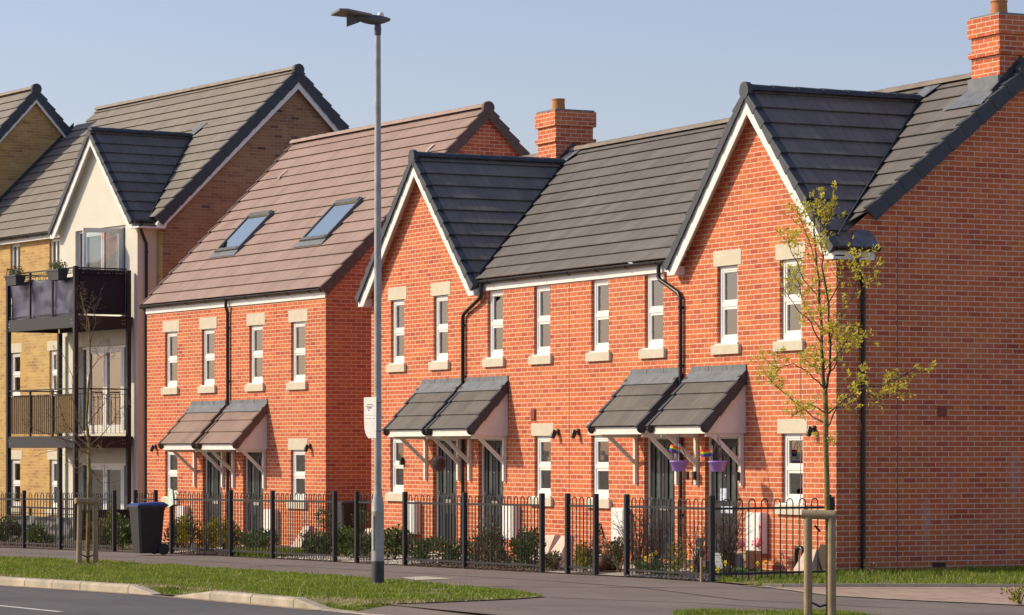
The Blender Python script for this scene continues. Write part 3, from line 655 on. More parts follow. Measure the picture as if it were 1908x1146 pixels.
for gi,(c,hw,zf,za) in enumerate((G1,G2)):
    k = (za-zf)/hw; a = math.atan(k); T2 = math.hypot(hw,za-zf)
    yv = lambda z: (z-4.70)/.79-.1
    gr = MB()
    for sg in (1,-1):
        Sg = Slope((c+sg*hw,0,zf),(0,1,0),(-sg,0,k))
        q = [(-.2,0),(max(yv(zf)+.1,.56 if (gi==1 and sg==1) else -9),0),(max(yv(zf+.3)+.1,.56 if (gi==1 and sg==1) else -9),.3/math.sin(a)),(yv(za)+.16,T2),(-.2,T2)]
        courses(gr, Sg, q, seed=7+gi)
    gr.build('gable_roof', MT_G, H)
    ridge(MB(), (c,-.2,za+.055),(c,yv(za)-.05,za+.055)).build('gable_ridge_tiles', M_NAVY, H)
    v = MB()
    for sg in (1,-1): verge(v, Slope((c+sg*hw,0,zf),(0,1,0),(-sg,0,k)), -.10,-.225, T2, drop=.075)
    v.prism([(c+.13*math.cos(t),-.235,za+.0+.13*math.sin(t)) for t in [q*math.pi/8 for q in range(16)]], (0,.08,0))
    v.build('gable_verge', M_NAVY, H)
    b = MB(); xl = hw-.22
    for sg in (1,-1):
        b.prism([(c,-.185,za-.07),(c+sg*hw,-.185,zf-.07),(c+sg*hw,-.185,4.44),(c+sg*xl,-.185,4.44),(c,-.185,za-.345)], (0,.022,0))
        b.prism([(c,-.163,za-.10),(c+sg*hw,-.163,zf-.10),(c+sg*hw,-.163,zf-.12),(c,-.163,za-.12)], (0,.165,0))   # soffit under the overhang
        b.box(*sorted((c+sg*(hw-.002),c+sg*xl)), -.163,-.001, 4.44,4.58)
    b.build('bargeboard', M_WHITE, H)
    # lead dressing at the valley and at the ridge end
    ld = MB(); 
    for sg in (1,-1):
        z0,z1 = (4.75,za-.05); x0_,x1_ = c+sg*(hw-(z0-zf)/k), c+sg*(hw-(z1-zf)/k)
        d_ = Vector((x1_-x0_, yv(z1)-yv(z0), z1-z0)); up_ = Vector((0,0,.05)); sd = Vector((sg*.055,0,.03))
        A = Vector((x0_,yv(z0),z0)); ld.prism([A+up_*.3,A+sd+up_*.3,A+sd*1.0+up_,A+up_], d_)
    ld.build('valley_lining', M_NAVY, H)
    MB().prism([(c-.16,yv(za)-.02,TZ(yv(za))+.05),(c+.16,yv(za)-.02,TZ(yv(za))+.05),(c+.22,yv(za)+.3,TZ(yv(za)+.3)+.05),(c-.22,yv(za)+.3,TZ(yv(za)+.3)+.05)], (0,0,.012)).build('ridge_saddle', M_LEAD, H)
MB().box(G1[0]+G1[1]-.02,G2[0]-G2[1]+.02,-.03,-.001,4.515,4.69).build('fascia', M_WHITE, H)
gutter(H, (G1[0]+G1[1]-.06,-.09,4.69),(G2[0]-G2[1]+.02,-.09,4.69))
xe = G2[0]+G2[1]
MB().box(xe-.024,xe,-.16,.50,4.44,4.57).box(.004,xe-.024,-.16,.50,4.44,4.455).build('eaves_box', M_WHITE, H)
gutter(H, (xe+.06,-.16,4.62),(xe+.06,.54,4.62), out=(1,0,0), brk=.3)
Sf = Slope((xe,0,4.60),(0,1,0),(-1,0,(G2[3]-G2[2])/G2[1])); MB().prism([Sf.P(.10,.0,.038),Sf.P(.57,.0,.038),Sf.P(.57,.30,.03),Sf.P(.34,.42,.03)], (0,0,.01)).build('eaves_flashing', M_LEAD, H)
pipe(H, [(-11.27,-.09,4.64),(-11.27,-.09,4.45),(-11.30,-.085,4.40),(-12.0,-.055,4.16),(-12.08,-.05,4.10),(-12.08,-.05,-.05)], clips=[(-12.08,-.05,z) for z in (3.95,3.05,2.2,.9)])
pipe(H, [(-4.98,-.09,4.64),(-4.98,-.09,4.45),(-4.95,-.085,4.40),(-4.42,-.055,4.17),(-4.36,-.05,4.10),(-4.36,-.05,-.05)], clips=[(-4.36,-.05,z) for z in (3.95,3.05,2.2,.75)])
pipe(H, [(xe+.04,.18,4.6),(xe+.04,.18,4.42),(xe+.0,.20,4.36),(.06,.40,4.12),(.05,.42,4.05),(.05,.42,-.05)], clips=[(.05,.42,z) for z in (3.9,2.9,1.6,.35)], cd=(-1,0,0))
chimney(H, -.76,-.05,2.84,3.62,6.6,8.12); chimney(H, -14.83,-14.10,2.84,3.62,6.6,8.08)
MB().box(-.80,-.03,2.80,2.842,6.95,7.22).prism([(-.95,2.45,TZ(2.45)+.05),(.05,2.45,TZ(2.45)+.05),(-.03,2.82,TZ(2.82)+.05),(-.80,2.82,TZ(2.82)+.05)],(0,0,.012)).build('chimney_flashing', M_LEAD, H)
MB().prism([(-14.09,3.2-.62,RZ-.42),(-14.09,3.2,RZ+.16),(-14.09,3.2+.3,RZ-.1)], (.03,0,0)).prism([(-14.10,2.58,RZ-.44),(-13.86,2.58,RZ-.44),(-13.86,3.2,RZ+.08),(-14.10,3.2,RZ+.08)],(0,0,.012)).prism([(-.045,3.2-.55,RZ-.34),(-.045,3.2,RZ+.2),(-.045,3.2+.4,RZ-.1)],(.03,0,0)).build('chimney_soaker', M_NAVY, H)
MB().box(-.001,.004,1.02,1.034,.1,5.0).box(-.955,-.943,-.003,.001,.1,3.17).box(-8.14,-8.13,-.003,.001,.1,4.5).build('movement_joint', plain('sealant',(.22,.09,.075),.8), H)
MB().box(-.002,.004,1.63,1.86,.06,.13).build('air_brick', plain('dark_clay_vent',(.06,.025,.025),.8), H)
MB().bbox(0,.02,1.72,1.87,2.23,2.38,.003).box(-9.50,-9.36,-.03,-.001,2.27,2.43).box(-9.52,-9.34,-.012,-.001,2.25,2.45).build('wall_vent', plain('terracotta_vent',(.26,.05,.03),.7), H)

# ================================================================= MIDDLE PAIR
P2 = tag(empty('semi_detached_houses',(-19.16,.37,0),R_(3.8)), 'red brick pair of houses with brownish pink roof and two roof windows', 'semi-detached houses')
BR = (.33,.230,.198); k2 = 1.0; a2 = math.atan(k2)
MT2 = {'roof': tiles('brown_roof_tiles', BR, .335*math.sin(a2), 4.94, var=.08), 'porch': tiles('brown_porch_tiles', (.27,.185,.155), .3, 1.85, .30), 'verge_m': M_BVERGE}
XL = -8.65; RY2 = 3.65; RZ2 = 4.94+RY2+.1
up2 = [-7.37,-5.47,-3.15,-1.22]; dn2 = [-7.36,-1.23]; dr2 = [(-5.74,-4.80),(-3.76,-2.81)]
hu = [(c-.32,c+.32,3.11,4.32) for c in up2]; hd_ = [(c-.32,c+.32,.73,1.76) for c in dn2]; hdo = [(a,b,-.12,1.76) for a,b in dr2]
w = MB(); wall_holes(w, 0, XL,0,-.8,4.8, hu+hd_+hdo)
for x in (0,XL): w.poly([(x,0,-.8),(x,2*RY2,-.8),(x,2*RY2,4.9),(x,RY2,RZ2-.1),(x,0,4.94)])
w.poly([(XL,2*RY2,-.8),(0,2*RY2,-.8),(0,2*RY2,4.9),(XL,2*RY2,4.9)])
w.build('wall', M_BRICK, P2)
for i,c in enumerate(up2): window(P2, c-.32,c+.32,3.11,4.32, lintel=.24, back=['none','frost','frost','blind'][i], drop=.5 if i==3 else 1, seed=i+40)
for i,c in enumerate(dn2): window(P2, c-.32,c+.32,.73,1.76, lintel=.23, back=['curtain','frost'][i], seed=i+50)
for i,(a,b) in enumerate(dr2): door(P2, a,b,-.12,1.76)
for a,b in ((-6.28,-4.58),(-4.36,-2.60)): canopy(P2, a,b,2.72, MT2, bz=.98)
for x in (-6.60,-2.30): meter(P2, x, -.06,.56)
for x in (-8.16,-.66): wall_lamp(P2, x, 1.83)
S = Slope((0,-.1,4.94),(1,0,0),(0,1,k2)); T = (RY2+.1)/math.cos(a2); rf = MB()
courses(rf, S, [(XL-.08,0),(.06,0),(.06,T),(XL-.08,T)], seed=12)
courses(rf, Slope((0,2*RY2+.1,4.94),(1,0,0),(0,-1,k2)), [(XL-.08,0),(.06,0),(.06,T),(XL-.08,T)], seed=13); rf.build('roof', MT2['roof'], P2)
ridge(MB(), (XL-.08,RY2,RZ2+.05),(.06,RY2,RZ2+.05)).build('ridge_tiles', plain('brown_ridge_tile',(.36,.26,.22),.8,var=.12,scale=4), P2)
v = MB()
for Sv in (S, Slope((0,2*RY2+.1,4.94),(1,0,0),(0,-1,k2))):
    verge(v, Sv, .0,.085, T, drop=.15); verge(v, Sv, XL-.0,XL-.1, T, drop=.15)
v.prism([(.0,RY2+.13*math.cos(a),RZ2-.01+.13*math.sin(a)) for a in [k*math.pi/8 for k in range(16)]], (.095,0,0)); v.build('verge', M_BVERGE, P2)
MB().box(XL-.0,.02,-.03,-.001,4.75,4.93).build('fascia', M_WHITE, P2)
gutter(P2, (XL-.12,-.09,4.93),(-.01,-.09,4.93))
pipe(P2, [(-4.40,-.09,4.89),(-4.40,-.09,4.75),(-4.40,-.05,4.62),(-4.40,-.05,-.3)], clips=[(-4.40,-.05,z) for z in (4.3,3.2,1.4,.5)])
for a0,a1 in ((-7.14,-5.97),(-3.01,-1.84)): skylight(P2, S, a0,a1, 1.07/math.cos(a2), 1.93/math.cos(a2))
MB().add([S.P(-7.6,3.95,.05),S.P(-7.52,3.95,.05),S.P(-7.52,4.25,.05),S.P(-7.6,4.25,.05)],[(0,1,2,3)]).add([S.P(-.9,3.9,.05),S.P(-.78,3.9,.05),S.P(-.78,4.25,.05),S.P(-.9,4.25,.05)],[(0,1,2,3)]).build('vent_tile', plain('paler_vent_tile',(.46,.36,.32),.8), P2)
MB().tube([(.05,4.35,-.2),(.05,4.35,.9)],.05,8).build('gas_pipe', plain('pinkish_pipe',(.35,.2,.17),.8), P2) if False else None

# ================================================================= FLATS (left)
A = tag(empty('apartment_building',(-30.32,1.09,0),R_(6.9)), 'buff brick flats with a cream rendered gabled bay and stacked steel balconies', 'flats')
kL = .98; aL = math.atan(kL); LZ = lambda y: 7.08+kL*(y+.2); RYL = 3.5; RZL = LZ(RYL)
MT3 = {'roof': tiles('pale_grey_roof_tiles', (.235,.205,.178), .335*math.sin(aL), 7.08, var=.09)}
MT3G = tiles('dark_bay_roof_tiles', (.17,.152,.14), .335*math.sin(math.atan(1.03)), 7.05, axis='y', rough=.6)
wins = []
w = MB(); hl = []
for (z0,z1) in ((5.55,6.93),(3.10,4.20),(.32,1.53)):
    for c in (-8.02,-5.74): hl.append((c-.29,c+.29,z0,z1))
wall_holes(w, 0, -11,0,-.8,7.0, hl); w.poly([(-11,2*RYL,-.8),(0,2*RYL,-.8),(0,2*RYL,7.2),(-11,2*RYL,7.2)])
w.build('wall', M_YBRICK, A)
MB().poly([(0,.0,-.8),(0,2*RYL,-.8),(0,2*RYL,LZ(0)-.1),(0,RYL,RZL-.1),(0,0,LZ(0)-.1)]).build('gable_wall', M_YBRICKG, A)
for i,(a,b,c,d_) in enumerate(hl): window(A, a,b,c,d_, lintel=None if i<2 else .23, back='none' if i not in (3,) else 'curtain', halfleaf=(i<2), bars=(i>=2), sill=True, seed=i)
S = Slope((0,-.2,7.08),(1,0,0),(0,1,kL)); T = (RYL+.2)/math.cos(aL); rf = MB()
courses(rf, S, [(-10.5,0),(.12,0),(.12,T),(-10.5,T)], seed=22); courses(rf, S, [(-11.0,0),(-10.5,0),(-10.5,T*.90),(-11.0,T*.90)], seed=23)
courses(rf, Slope((0,2*RYL+.2,7.08),(1,0,0),(0,-1,kL)), [(-10.5,0),(.12,0),(.12,T),(-10.5,T)], seed=24); rf.build('roof', MT3['roof'], A)
ridge(MB(), (-10.5,RYL,RZL+.05),(.12,RYL,RZL+.05)).build('ridge_tiles', plain('pale_ridge_tile',(.28,.23,.19),.8,var=.2,scale=4), A)
MB().tube([(-11.0,3.1,10.22),(-10.5,3.1,10.22)],.09,8).build('lower_ridge', M_NAVY, A)
v = MB(); b = MB()
for O,V_,yy,sg in (((0,-.2,7.08),(0,1,kL),-.2,1),((0,2*RYL+.2,7.08),(0,-1,kL),2*RYL+.2,-1)):
    Sv = Slope(O,(1,0,0),V_); verge(v, Sv, .06,.165, T, drop=.20)
    b.prism([(.115,yy,7.0-.06),(.115,RYL,RZL-.20),(.115,RYL,RZL-.46),(.115,yy+sg*.25,7.0-.06),(.115,yy+sg*.22,6.84),(.115,yy,6.84)], (.022,0,0))
    b.prism([(.0,yy,6.93),(.0,RYL,RZL-.26),(.0,RYL,RZL-.28),(.0,yy,6.91)], (.115,0,0))
v.prism([(.06,RYL+.14*math.cos(a),RZL-.01+.14*math.sin(a)) for a in [k*math.pi/8 for k in range(16)]], (.12,0,0))
v.build('verge', M_NAVY, A); b.build('bargeboard', M_WHITE, A)
# rendered bay with its gable
bx0,bx1,by = -4.42,-.29,-.49
bh = [(-3.55,-.90,4.86,6.96),(-3.40,-.83,2.13,4.20),(-3.40,-.83,-.22,1.46)]
w = MB(); wall_holes(w, by, bx0,bx1,-.8,7.0, bh, .14)
gc,ghw,gzf,gza = -2.38,2.17,7.0,9.24; gk = (gza-gzf)/ghw
w.poly([(bx0,by,7.0),(bx1,by,7.0),(bx1,by,gza-gk*(bx1-gc)-.05),(gc,by,gza-.08),(bx0,by,gza-gk*(gc-bx0)-.05)])
w.poly([(bx1,by,-.8),(bx1,-.001,-.8),(bx1,-.001,7.0),(bx1,by,7.0)]); w.poly([(bx0,by,-.8),(bx0,-.001,-.8),(bx0,-.001,7.0),(bx0,by,7.0)])
w.build('bay_wall', M_RENDER, A)
gr = MB(); T2 = math.hypot(ghw,gza-gzf); yv = lambda z: (z-7.08)/kL-.2
for sg in (1,-1): courses(gr, Slope((gc+sg*ghw,0,gzf),(0,1,0),(-sg,0,gk)), [(by-.2,0),(yv(gzf)+.3,0),(yv(gza)+.15,T2),(by-.2,T2)], seed=31)
gr.build('bay_roof', MT3G, A)
ridge(MB(), (gc,by-.2,gza+.055),(gc,yv(gza)-.05,gza+.055)).build('bay_ridge_tiles', M_NAVY, A)
v = MB(); b = MB()
for sg in (1,-1):
    verge(v, Slope((gc+sg*ghw,0,gzf),(0,1,0),(-sg,0,gk)), by-.10,by-.225, T2, drop=.07)
    b.prism([(gc,by-.185,gza-.07),(gc+sg*ghw,by-.185,gzf-.07),(gc+sg*ghw,by-.185,gzf-.17),(gc+sg*(ghw-.2),by-.185,gzf-.17),(gc,by-.185,gza-.33)], (0,.022,0))
    b.prism([(gc,by-.163,gza-.10),(gc+sg*ghw,by-.163,gzf-.10),(gc+sg*ghw,by-.163,gzf-.12),(gc,by-.163,gza-.12)], (0,.165,0))
v.build('bay_verge', M_NAVY, A)
ld = MB(); z0,z1 = 7.15,gza-.05; x0_,x1_ = gc+ghw-(z0-gzf)/gk, gc+ghw-(z1-gzf)/gk
P0 = Vector((x0_,yv(z0),z0+.02)); ld.prism([P0,P0+Vector((.06,0,.03)),P0+Vector((.06,0,.06)),P0+Vector((0,0,.05))], Vector((x1_-x0_,yv(z1)-yv(z0),z1-z0))); ld.build('valley_lining', M_NAVY, A)
MB().prism([(gc-.16,yv(gza)-.02,gza+.05),(gc+.16,yv(gza)-.02,gza+.05),(gc+.24,yv(gza)+.3,gza+.34),(gc-.2,yv(gza)+.3,gza+.34)],(0,0,.012)).build('ridge_saddle', M_LEAD, A)
b.box(-.30,.14,by-.19,.0,6.83,6.86); b.build('bay_bargeboard', M_WHITE, A)
MB().box(-11,bx0,-.14,-.115,6.93,7.10).box(-11,bx0,-.115,-.001,6.93,6.95).build('fascia', M_WHITEM, A)
gutter(A, (-11,-.20,7.08),(-4.55,-.20,7.08)); gutter(A, (-.12,by-.18,7.02),(-.12,-.2,7.02), out=(1,0,0), brk=.3)
pipe(A, [(-.15,by+.02,7.0),(-.15,by+.02,6.8),(-.22,by+.14,6.6),(-.235,by+.2,6.5),(-.235,by+.2,-.4)], clips=[(-.235,by+.2,z) for z in (6.3,4.9,3.5,2.1,.7)], cd=(-1,0,0))
# french doors / sidelights in the bay
def french(x0,x1,z0,z1,back,opened=False):
    yy = by+.08; f = MB(); X = [x0+.01,x0+.36,(x0+x1)/2,x1-.36,x1-.01]
    f.box(x0+.005,x1-.005,yy,yy+.06,z1-.06,z1-.005); f.box(x0+.005,x1-.005,yy,yy+.06,z0,z0+.09)
    for i,x in enumerate(X): f.box(x-.035+(.03 if i==0 else 0),x+.035-(.03 if i==4 else 0),yy+.001,yy+.059,z0+.09,z1-.06)
    for a,b_ in ((X[1],X[2]),(X[2],X[3])):
        if opened and b_==X[3]: continue
        for q in ((a+.035,a+.10),(b_-.10,b_-.035)): f.box(q[0],q[1],yy-.008,yy+.05,z0+.09,z1-.06)
        f.box(a+.1,b_-.1,yy-.008,yy+.05,z0+.09,z0+.22); f.box(a+.1,b_-.1,yy-.008,yy+.05,z1-.16,z1-.06)
        f.box(a+.16,b_-.16,yy-.014,yy-.008,z1-.12,z1-.10)
    D = f.build('french_window', M_WHITE, A)
    MB().box(x0+.03,x1-.03,yy+.03,yy+.036,z0+.05,z1-.05).build('pane', M_GLASS, D)
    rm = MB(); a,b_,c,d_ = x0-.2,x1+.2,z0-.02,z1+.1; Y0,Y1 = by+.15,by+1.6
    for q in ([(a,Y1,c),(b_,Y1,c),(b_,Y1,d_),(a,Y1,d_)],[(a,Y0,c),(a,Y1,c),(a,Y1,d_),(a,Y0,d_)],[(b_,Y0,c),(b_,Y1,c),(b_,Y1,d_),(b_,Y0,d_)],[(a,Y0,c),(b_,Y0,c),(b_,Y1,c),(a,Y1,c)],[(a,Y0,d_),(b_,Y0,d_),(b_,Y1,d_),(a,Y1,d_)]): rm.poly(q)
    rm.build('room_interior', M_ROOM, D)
    n = 60
    if back:
        V = []; 
        for z in (z0+.03,z1-.06):
            for i in range(n+1): V.append((x0+.05+(x1-x0-.1)*i/n, yy+.16+.035*math.sin(i*1.35)+.012*math.sin(i*3.1), z))
        MB().add(V, [(i,i+1,i+n+2,i+n+1) for i in range(n)], True).build('curtain', {'curtain':M_CURT,'curtb':M_CURTB}[back], D)
    else: MB().box(x0+.05,x1-.05,yy+.1,yy+.105,z1-.62,z1-.06).build('blind', M_BLIND, D)
    if opened:                                        # one leaf swung out over the balcony
        lf = MB(); hx = X[3]; w_ = X[3]-X[2]-.05; an = R_(-118)
        ux,uy = -math.cos(R_(78)), -math.sin(R_(78))
        def q(a0,a1,za,zb,t0=-.02,t1=.03):
            lf.prism([(hx+ux*a0-uy*t0,yy+uy*a0+ux*t0,za),(hx+ux*a1-uy*t0,yy+uy*a1+ux*t0,za),(hx+ux*a1-uy*t1,yy+uy*a1+ux*t1,za),(hx+ux*a0-uy*t1,yy+uy*a0+ux*t1,za)],(0,0,zb-za))
        q(0,.075,z0+.05,z1-.07); q(w_-.075,w_,z0+.05,z1-.07); q(.075,w_-.075,z0+.05,z0+.18); q(.075,w_-.075,z1-.17,z1-.07)
        l = lf.build('open_leaf', M_WHITE, D)
        lf = MB(); q(.07,w_-.07,z0+.15,z1-.15,.004,.008); lf.build('leaf_pane', M_GLASS, D)
    return D
french(*bh[0],None,True); french(*bh[1],'curtb'); french(*bh[2],'curtb')
# steel balconies (fixed to the block)
px0,px1,py0,py1 = -4.13,-.49,-1.95,-.62; pw = .05
for x,y,zt in ((px1,py0,5.94),(px0,py0,5.86),(px1,py1,5.88),(px0,py1,4.55)): MB().bbox(x-pw,x+pw,y-pw,y+pw,-.5,zt,.006).build('balcony_post', M_STEEL, A)
for zt in (4.82,2.08):
    d = MB(); h = .27
    d.box(px0+pw,px1-pw,py0-.03,py0+.03,zt-h,zt); d.box(px0+pw,px1-pw,py1-.03,py1+.03,zt-h,zt); d.box(px1-.03,px1+.03,py0+pw,py1-pw,zt-h,zt); d.box(px0-.03,px0+.03,py0+pw,py1-pw,zt-h,zt)
    for x in [px0+.6*k for k in range(1,6)]: d.box(x-.03,x+.03,py0+.03,py1-.03,zt-.2,zt-.04)
    d.box(px0+.03,px1-.03,py0+.03,by,zt-.05,zt-.005)
    D = d.build('balcony_deck', M_STEEL, A)
    bo = MB()
    for (x,y,ax) in ((px1-.13,py0-.032,'y'),(px0+.13,py0-.032,'y'),(px1+.032,py0+.14,'x'),(px1+.032,py1-.14,'x')):
        for i in (-.03,.03):
            for j in (-.04,.04):
                c_ = (x+(i if ax=='y' else 0),y+(i if ax=='x' else 0),zt-h/2+j); bo.lathe2(c_,.013,8,5,1,1,1)
    bo.build('bolts', M_CHROME, D)
def railing(z0,z1,bars=True,name='balcony_railing'):
    r = MB()
    segs = [((px0,py0),(px1,py0),3),((px1,py0),(px1,py1),1),((px0,py0),(px0,py1),1)]
    for (a,b_,n) in segs:
        A0 = Vector((*a,0)); B0 = Vector((*b_,0)); d = B0-A0; Ln = d.length; d.normalize(); nn = Vector((-d.y,d.x,0))
        def bar(z,h,w): 
            p = [A0+d*pw+nn*w,B0-d*pw+nn*w,B0-d*pw-nn*w,A0+d*pw-nn*w]; r.prism([(q.x,q.y,z) for q in p],(0,0,h))
        bar(z1-.03,.03,.022); bar(z1-.14,.014,.012); bar(z0+.06,.014,.012)
        for k in range(1,n): c = A0+d*Ln*k/n; r.box(c.x-.025,c.x+.025,c.y-.02,c.y+.02,z0-.05,z1-.03)
        if bars:
            m_ = int(Ln/.11)
            for k in range(1,m_): c = A0+d*(Ln*k/m_); r.tube([(c.x,c.y,z0+.06),(c.x,c.y,z1-.13)],.007,5)
        else:
            m_ = int(Ln/.13)
            for k in range(1,m_):
                c = A0+d*(Ln*k/m_); q = [c+d*.035*math.cos(t)+Vector((0,0,z1-.085+.035*math.sin(t))) for t in [math.pi*j/4 for j in range(9)]]; r.tube(q,.006,4,cap=False)

    return r.build(name, M_STEEL, A)
railing(4.82,5.92,False); railing(2.08,3.17)
gf = MB(); 
for z in (.42,): gf.box(px0+pw,px1-pw,py0-.02,py0+.02,z-.02,z+.02); gf.box(px0+pw,px1-pw,py0-.012,py0+.012,z-.14,z-.12)
for k in range(1,3): x = px0+(px1-px0)*k/3; gf.box(x-.02,x+.02,py0-.018,py0+.018,-.4,.42)
n = 17
for k in range(n): y = py0+pw+(py1-py0-2*pw)*k/n; gf.box(px1-.012,px1+.012,y+.004,y+(py1-py0-2*pw)/n-.004,-.4,.40)
gf.build('patio_railing', M_STEEL, A)
def AW(x,y,z=0):                                         # flats-local to world
    c,s = math.cos(R_(6.9)),math.sin(R_(6.9)); return (-30.32+x*c-y*s, 1.09+x*s+y*c, z)
def onA(mb, name, m, label, cat, group=None):
    o = mb.build(name, m); o.location = (-30.32,1.09,0); o.rotation_euler = (0,0,R_(6.9)); return tag(o, label, cat, group)
# cloth / bamboo / plastic screens tied to the railings
def crinkle(x0,x1,y,z0,z1,amp,seed,nx=90,nz=30,sag=.04,ax='x',sc=3.0,fl=False):
    V = []
    for j in range(nz+1):
        for i in range(nx+1):
            u = x0+(x1-x0)*i/nx; t = j/nz
            ph = noise.noise(Vector((u*sc*.5+t*.6,t*1.1,seed)))+.5*noise.noise(Vector((u*sc*1.1-t*1.2,t*1.8,seed+4)))
            rd = abs(noise.noise(Vector((u*1.2+t*1.6,t*1.9-u*.7,seed+9))))
            top = -sag*math.sin(math.pi*((u-x0)/(x1-x0)*3%1)) if j==nz else 0
            o = amp*(ph-.6*rd+.08*noise.noise(Vector((u*5+t*4,t*6-u*3,seed+2)))); V.append((u,y+o,z0+(z1-z0)*t+top*(t)) if ax=='x' else (y+o,u,z0+(z1-z0)*t))
    return MB().add(V, [(j*(nx+1)+i,j*(nx+1)+i+1,(j+1)*(nx+1)+i+1,(j+1)*(nx+1)+i) for j in range(nz) for i in range(nx)], True)
M_SHEET = plain('navy_pvc_sheet', (.046,.049,.098), .38, var=.1, scale=2); M_SHEETD = plain('black_navy_fabric', (.008,.009,.018), .7, var=.15, scale=3)
onA(crinkle(px0+.06,px1-.06,py0+.055,4.79,5.74,.05,2), 'privacy_sheet', M_SHEET, 'crumpled grey-navy privacy sheet tied along the front of the top balcony', 'privacy screen')
mb = MB().box(px1-.062,px1-.050,py0+.06,py1-.06,4.86,5.88)
pn = onA(mb, 'privacy_cloth', M_SHEETD, 'smooth near-black privacy cloth on the right hand end of the top balcony', 'privacy screen')
ey = MB()
for k in (.12,.3,.46,.62,.70,.78,.86,.94,.99): y = py0+.08+(py1-py0-.2)*k; ey.lathe2((px1-.047,y,5.80),.016,8,6,.3,1,1)
o = ey.build('eyelets', M_CHROME, pn)
bm = MB(); rnd = random.Random(4); x = px0+.06
while x < px1-.07: bm.tube([(x,py0+.04,2.16),(x+rnd.uniform(-.004,.004),py0+.04,3.02+rnd.uniform(-.02,.02))],.012,6); x += .0265
onA(bm, 'bamboo_screen', plain('bamboo',(.40,.26,.11),.7,var=.35,scale=40), 'tan bamboo roll screen along the front of the middle balcony', 'privacy screen')
m,t,b = mat('crinkled_black_plastic'); b.inputs['Base Color'].default_value = (.05,.055,.06,1); b.inputs['Roughness'].default_value = .22
onA(crinkle(px0+.06,px1-.05,py0-.035,-.38,.24,.045,6,nx=140,nz=30,sc=5.5), 'plastic_sheeting', m, 'crinkled black plastic sheeting wrapped on the ground floor patio railing', 'sheeting')

# ================================================================= FAR LEFT BLOCK
B = tag(empty('apartment_building',(*AW(-11,0)[:2],0),R_(6.9)), 'buff brick gabled block at the left edge, forward of the balconied flats', 'flats')
by0,by1,bzr,byr = -1.75,5.55,11.2,1.9; kB = 1.08; eZ = bzr-kB*(byr-by0)
w = MB(); w.poly([(0,by0,-1),(0,by1,-1),(0,by1,eZ-.1),(0,byr,bzr-.1),(0,by0,eZ-.1)]); wall_holes(w, by0, -9,0,-1,eZ,[(-2.0,-1.2,5.2,6.5),(-2.0,-1.2,2.9,4.1),(-5.0,-4.2,5.2,6.5),(-5.0,-4.2,2.9,4.1),(-5.0,-4.2,.2,1.4),(-2.0,-1.2,.2,1.4)])
w.poly([(-9,by0,-1),(-9,by1,-1),(-9,by1,eZ-.1),(-9,byr,bzr-.1),(-9,by0,eZ-.1)]); w.poly([(-9,by1,-1),(0,by1,-1),(0,by1,eZ),(-9,by1,eZ)])
w.build('wall', M_YBRICK, B)
for x0 in (-2.0,-5.0):
    for z0,z1 in ((5.2,6.5),(2.9,4.1),(.2,1.4)): window(B, x0,x0+.8,z0,z1,y=by0,lintel=.23,back='frost')
rf = MB(); v = MB(); b = MB(); T = math.hypot(byr-by0+.25,kB*(byr-by0+.25))
for sg,yf in ((1,by0-.25),(-1,2*byr-by0+.25)):
    Sb = Slope((0,yf,bzr-kB*abs(byr-yf)),(1,0,0),(0,sg,kB)); courses(rf, Sb, [(-9.1,0),(.10,0),(.10,T),(-9.1,T)], seed=41); verge(v, Sb, .05,.15, T, drop=.17)
    b.prism([(.11,yf,bzr-kB*abs(byr-yf)-.15),(.11,byr,bzr-.17),(.11,byr,bzr-.36),(.11,yf,bzr-kB*abs(byr-yf)-.34)],(.022,0,0))
v.prism([(.05,byr+.14*math.cos(a),bzr-.0+.14*math.sin(a)) for a in [k*math.pi/8 for k in range(16)]], (.115,0,0))
rf.build('roof', tiles('pale_roof_tiles_far', (.235,.205,.178), .335*math.sin(math.atan(kB)), 7.0, var=.09), B); v.build('verge', M_NAVY, B); b.build('bargeboard', M_WHITE, B)
ridge(MB(), (-9.1,byr,bzr+.05),(.1,byr,bzr+.05)).build('ridge_tiles', bpy.data.materials['pale_ridge_tile'], B)
MB().box(-9,0,by0-.2,by0-.18,eZ-.2,eZ-.02).build('fascia', M_WHITEM, B); gutter(B, (-9,by0-.25,eZ-.06),(0,by0-.25,eZ-.06))
# stepped lead flashing where the flats' roof meets this gable
fl = MB(); y = -.2
while y < 3.0:
    z = LZ(y)+.03; z2 = LZ(y+.17)+.03; fl.prism([(.004,y,z-.03),(.004,y+.17,z2-.03),(.004,y+.17,z2+.05),(.004,y+.17,z2+.12),(.004,y,z+.12)],(.012,0,0)); y += .17
fl.build('stepped_flashing', M_NAVY, B)
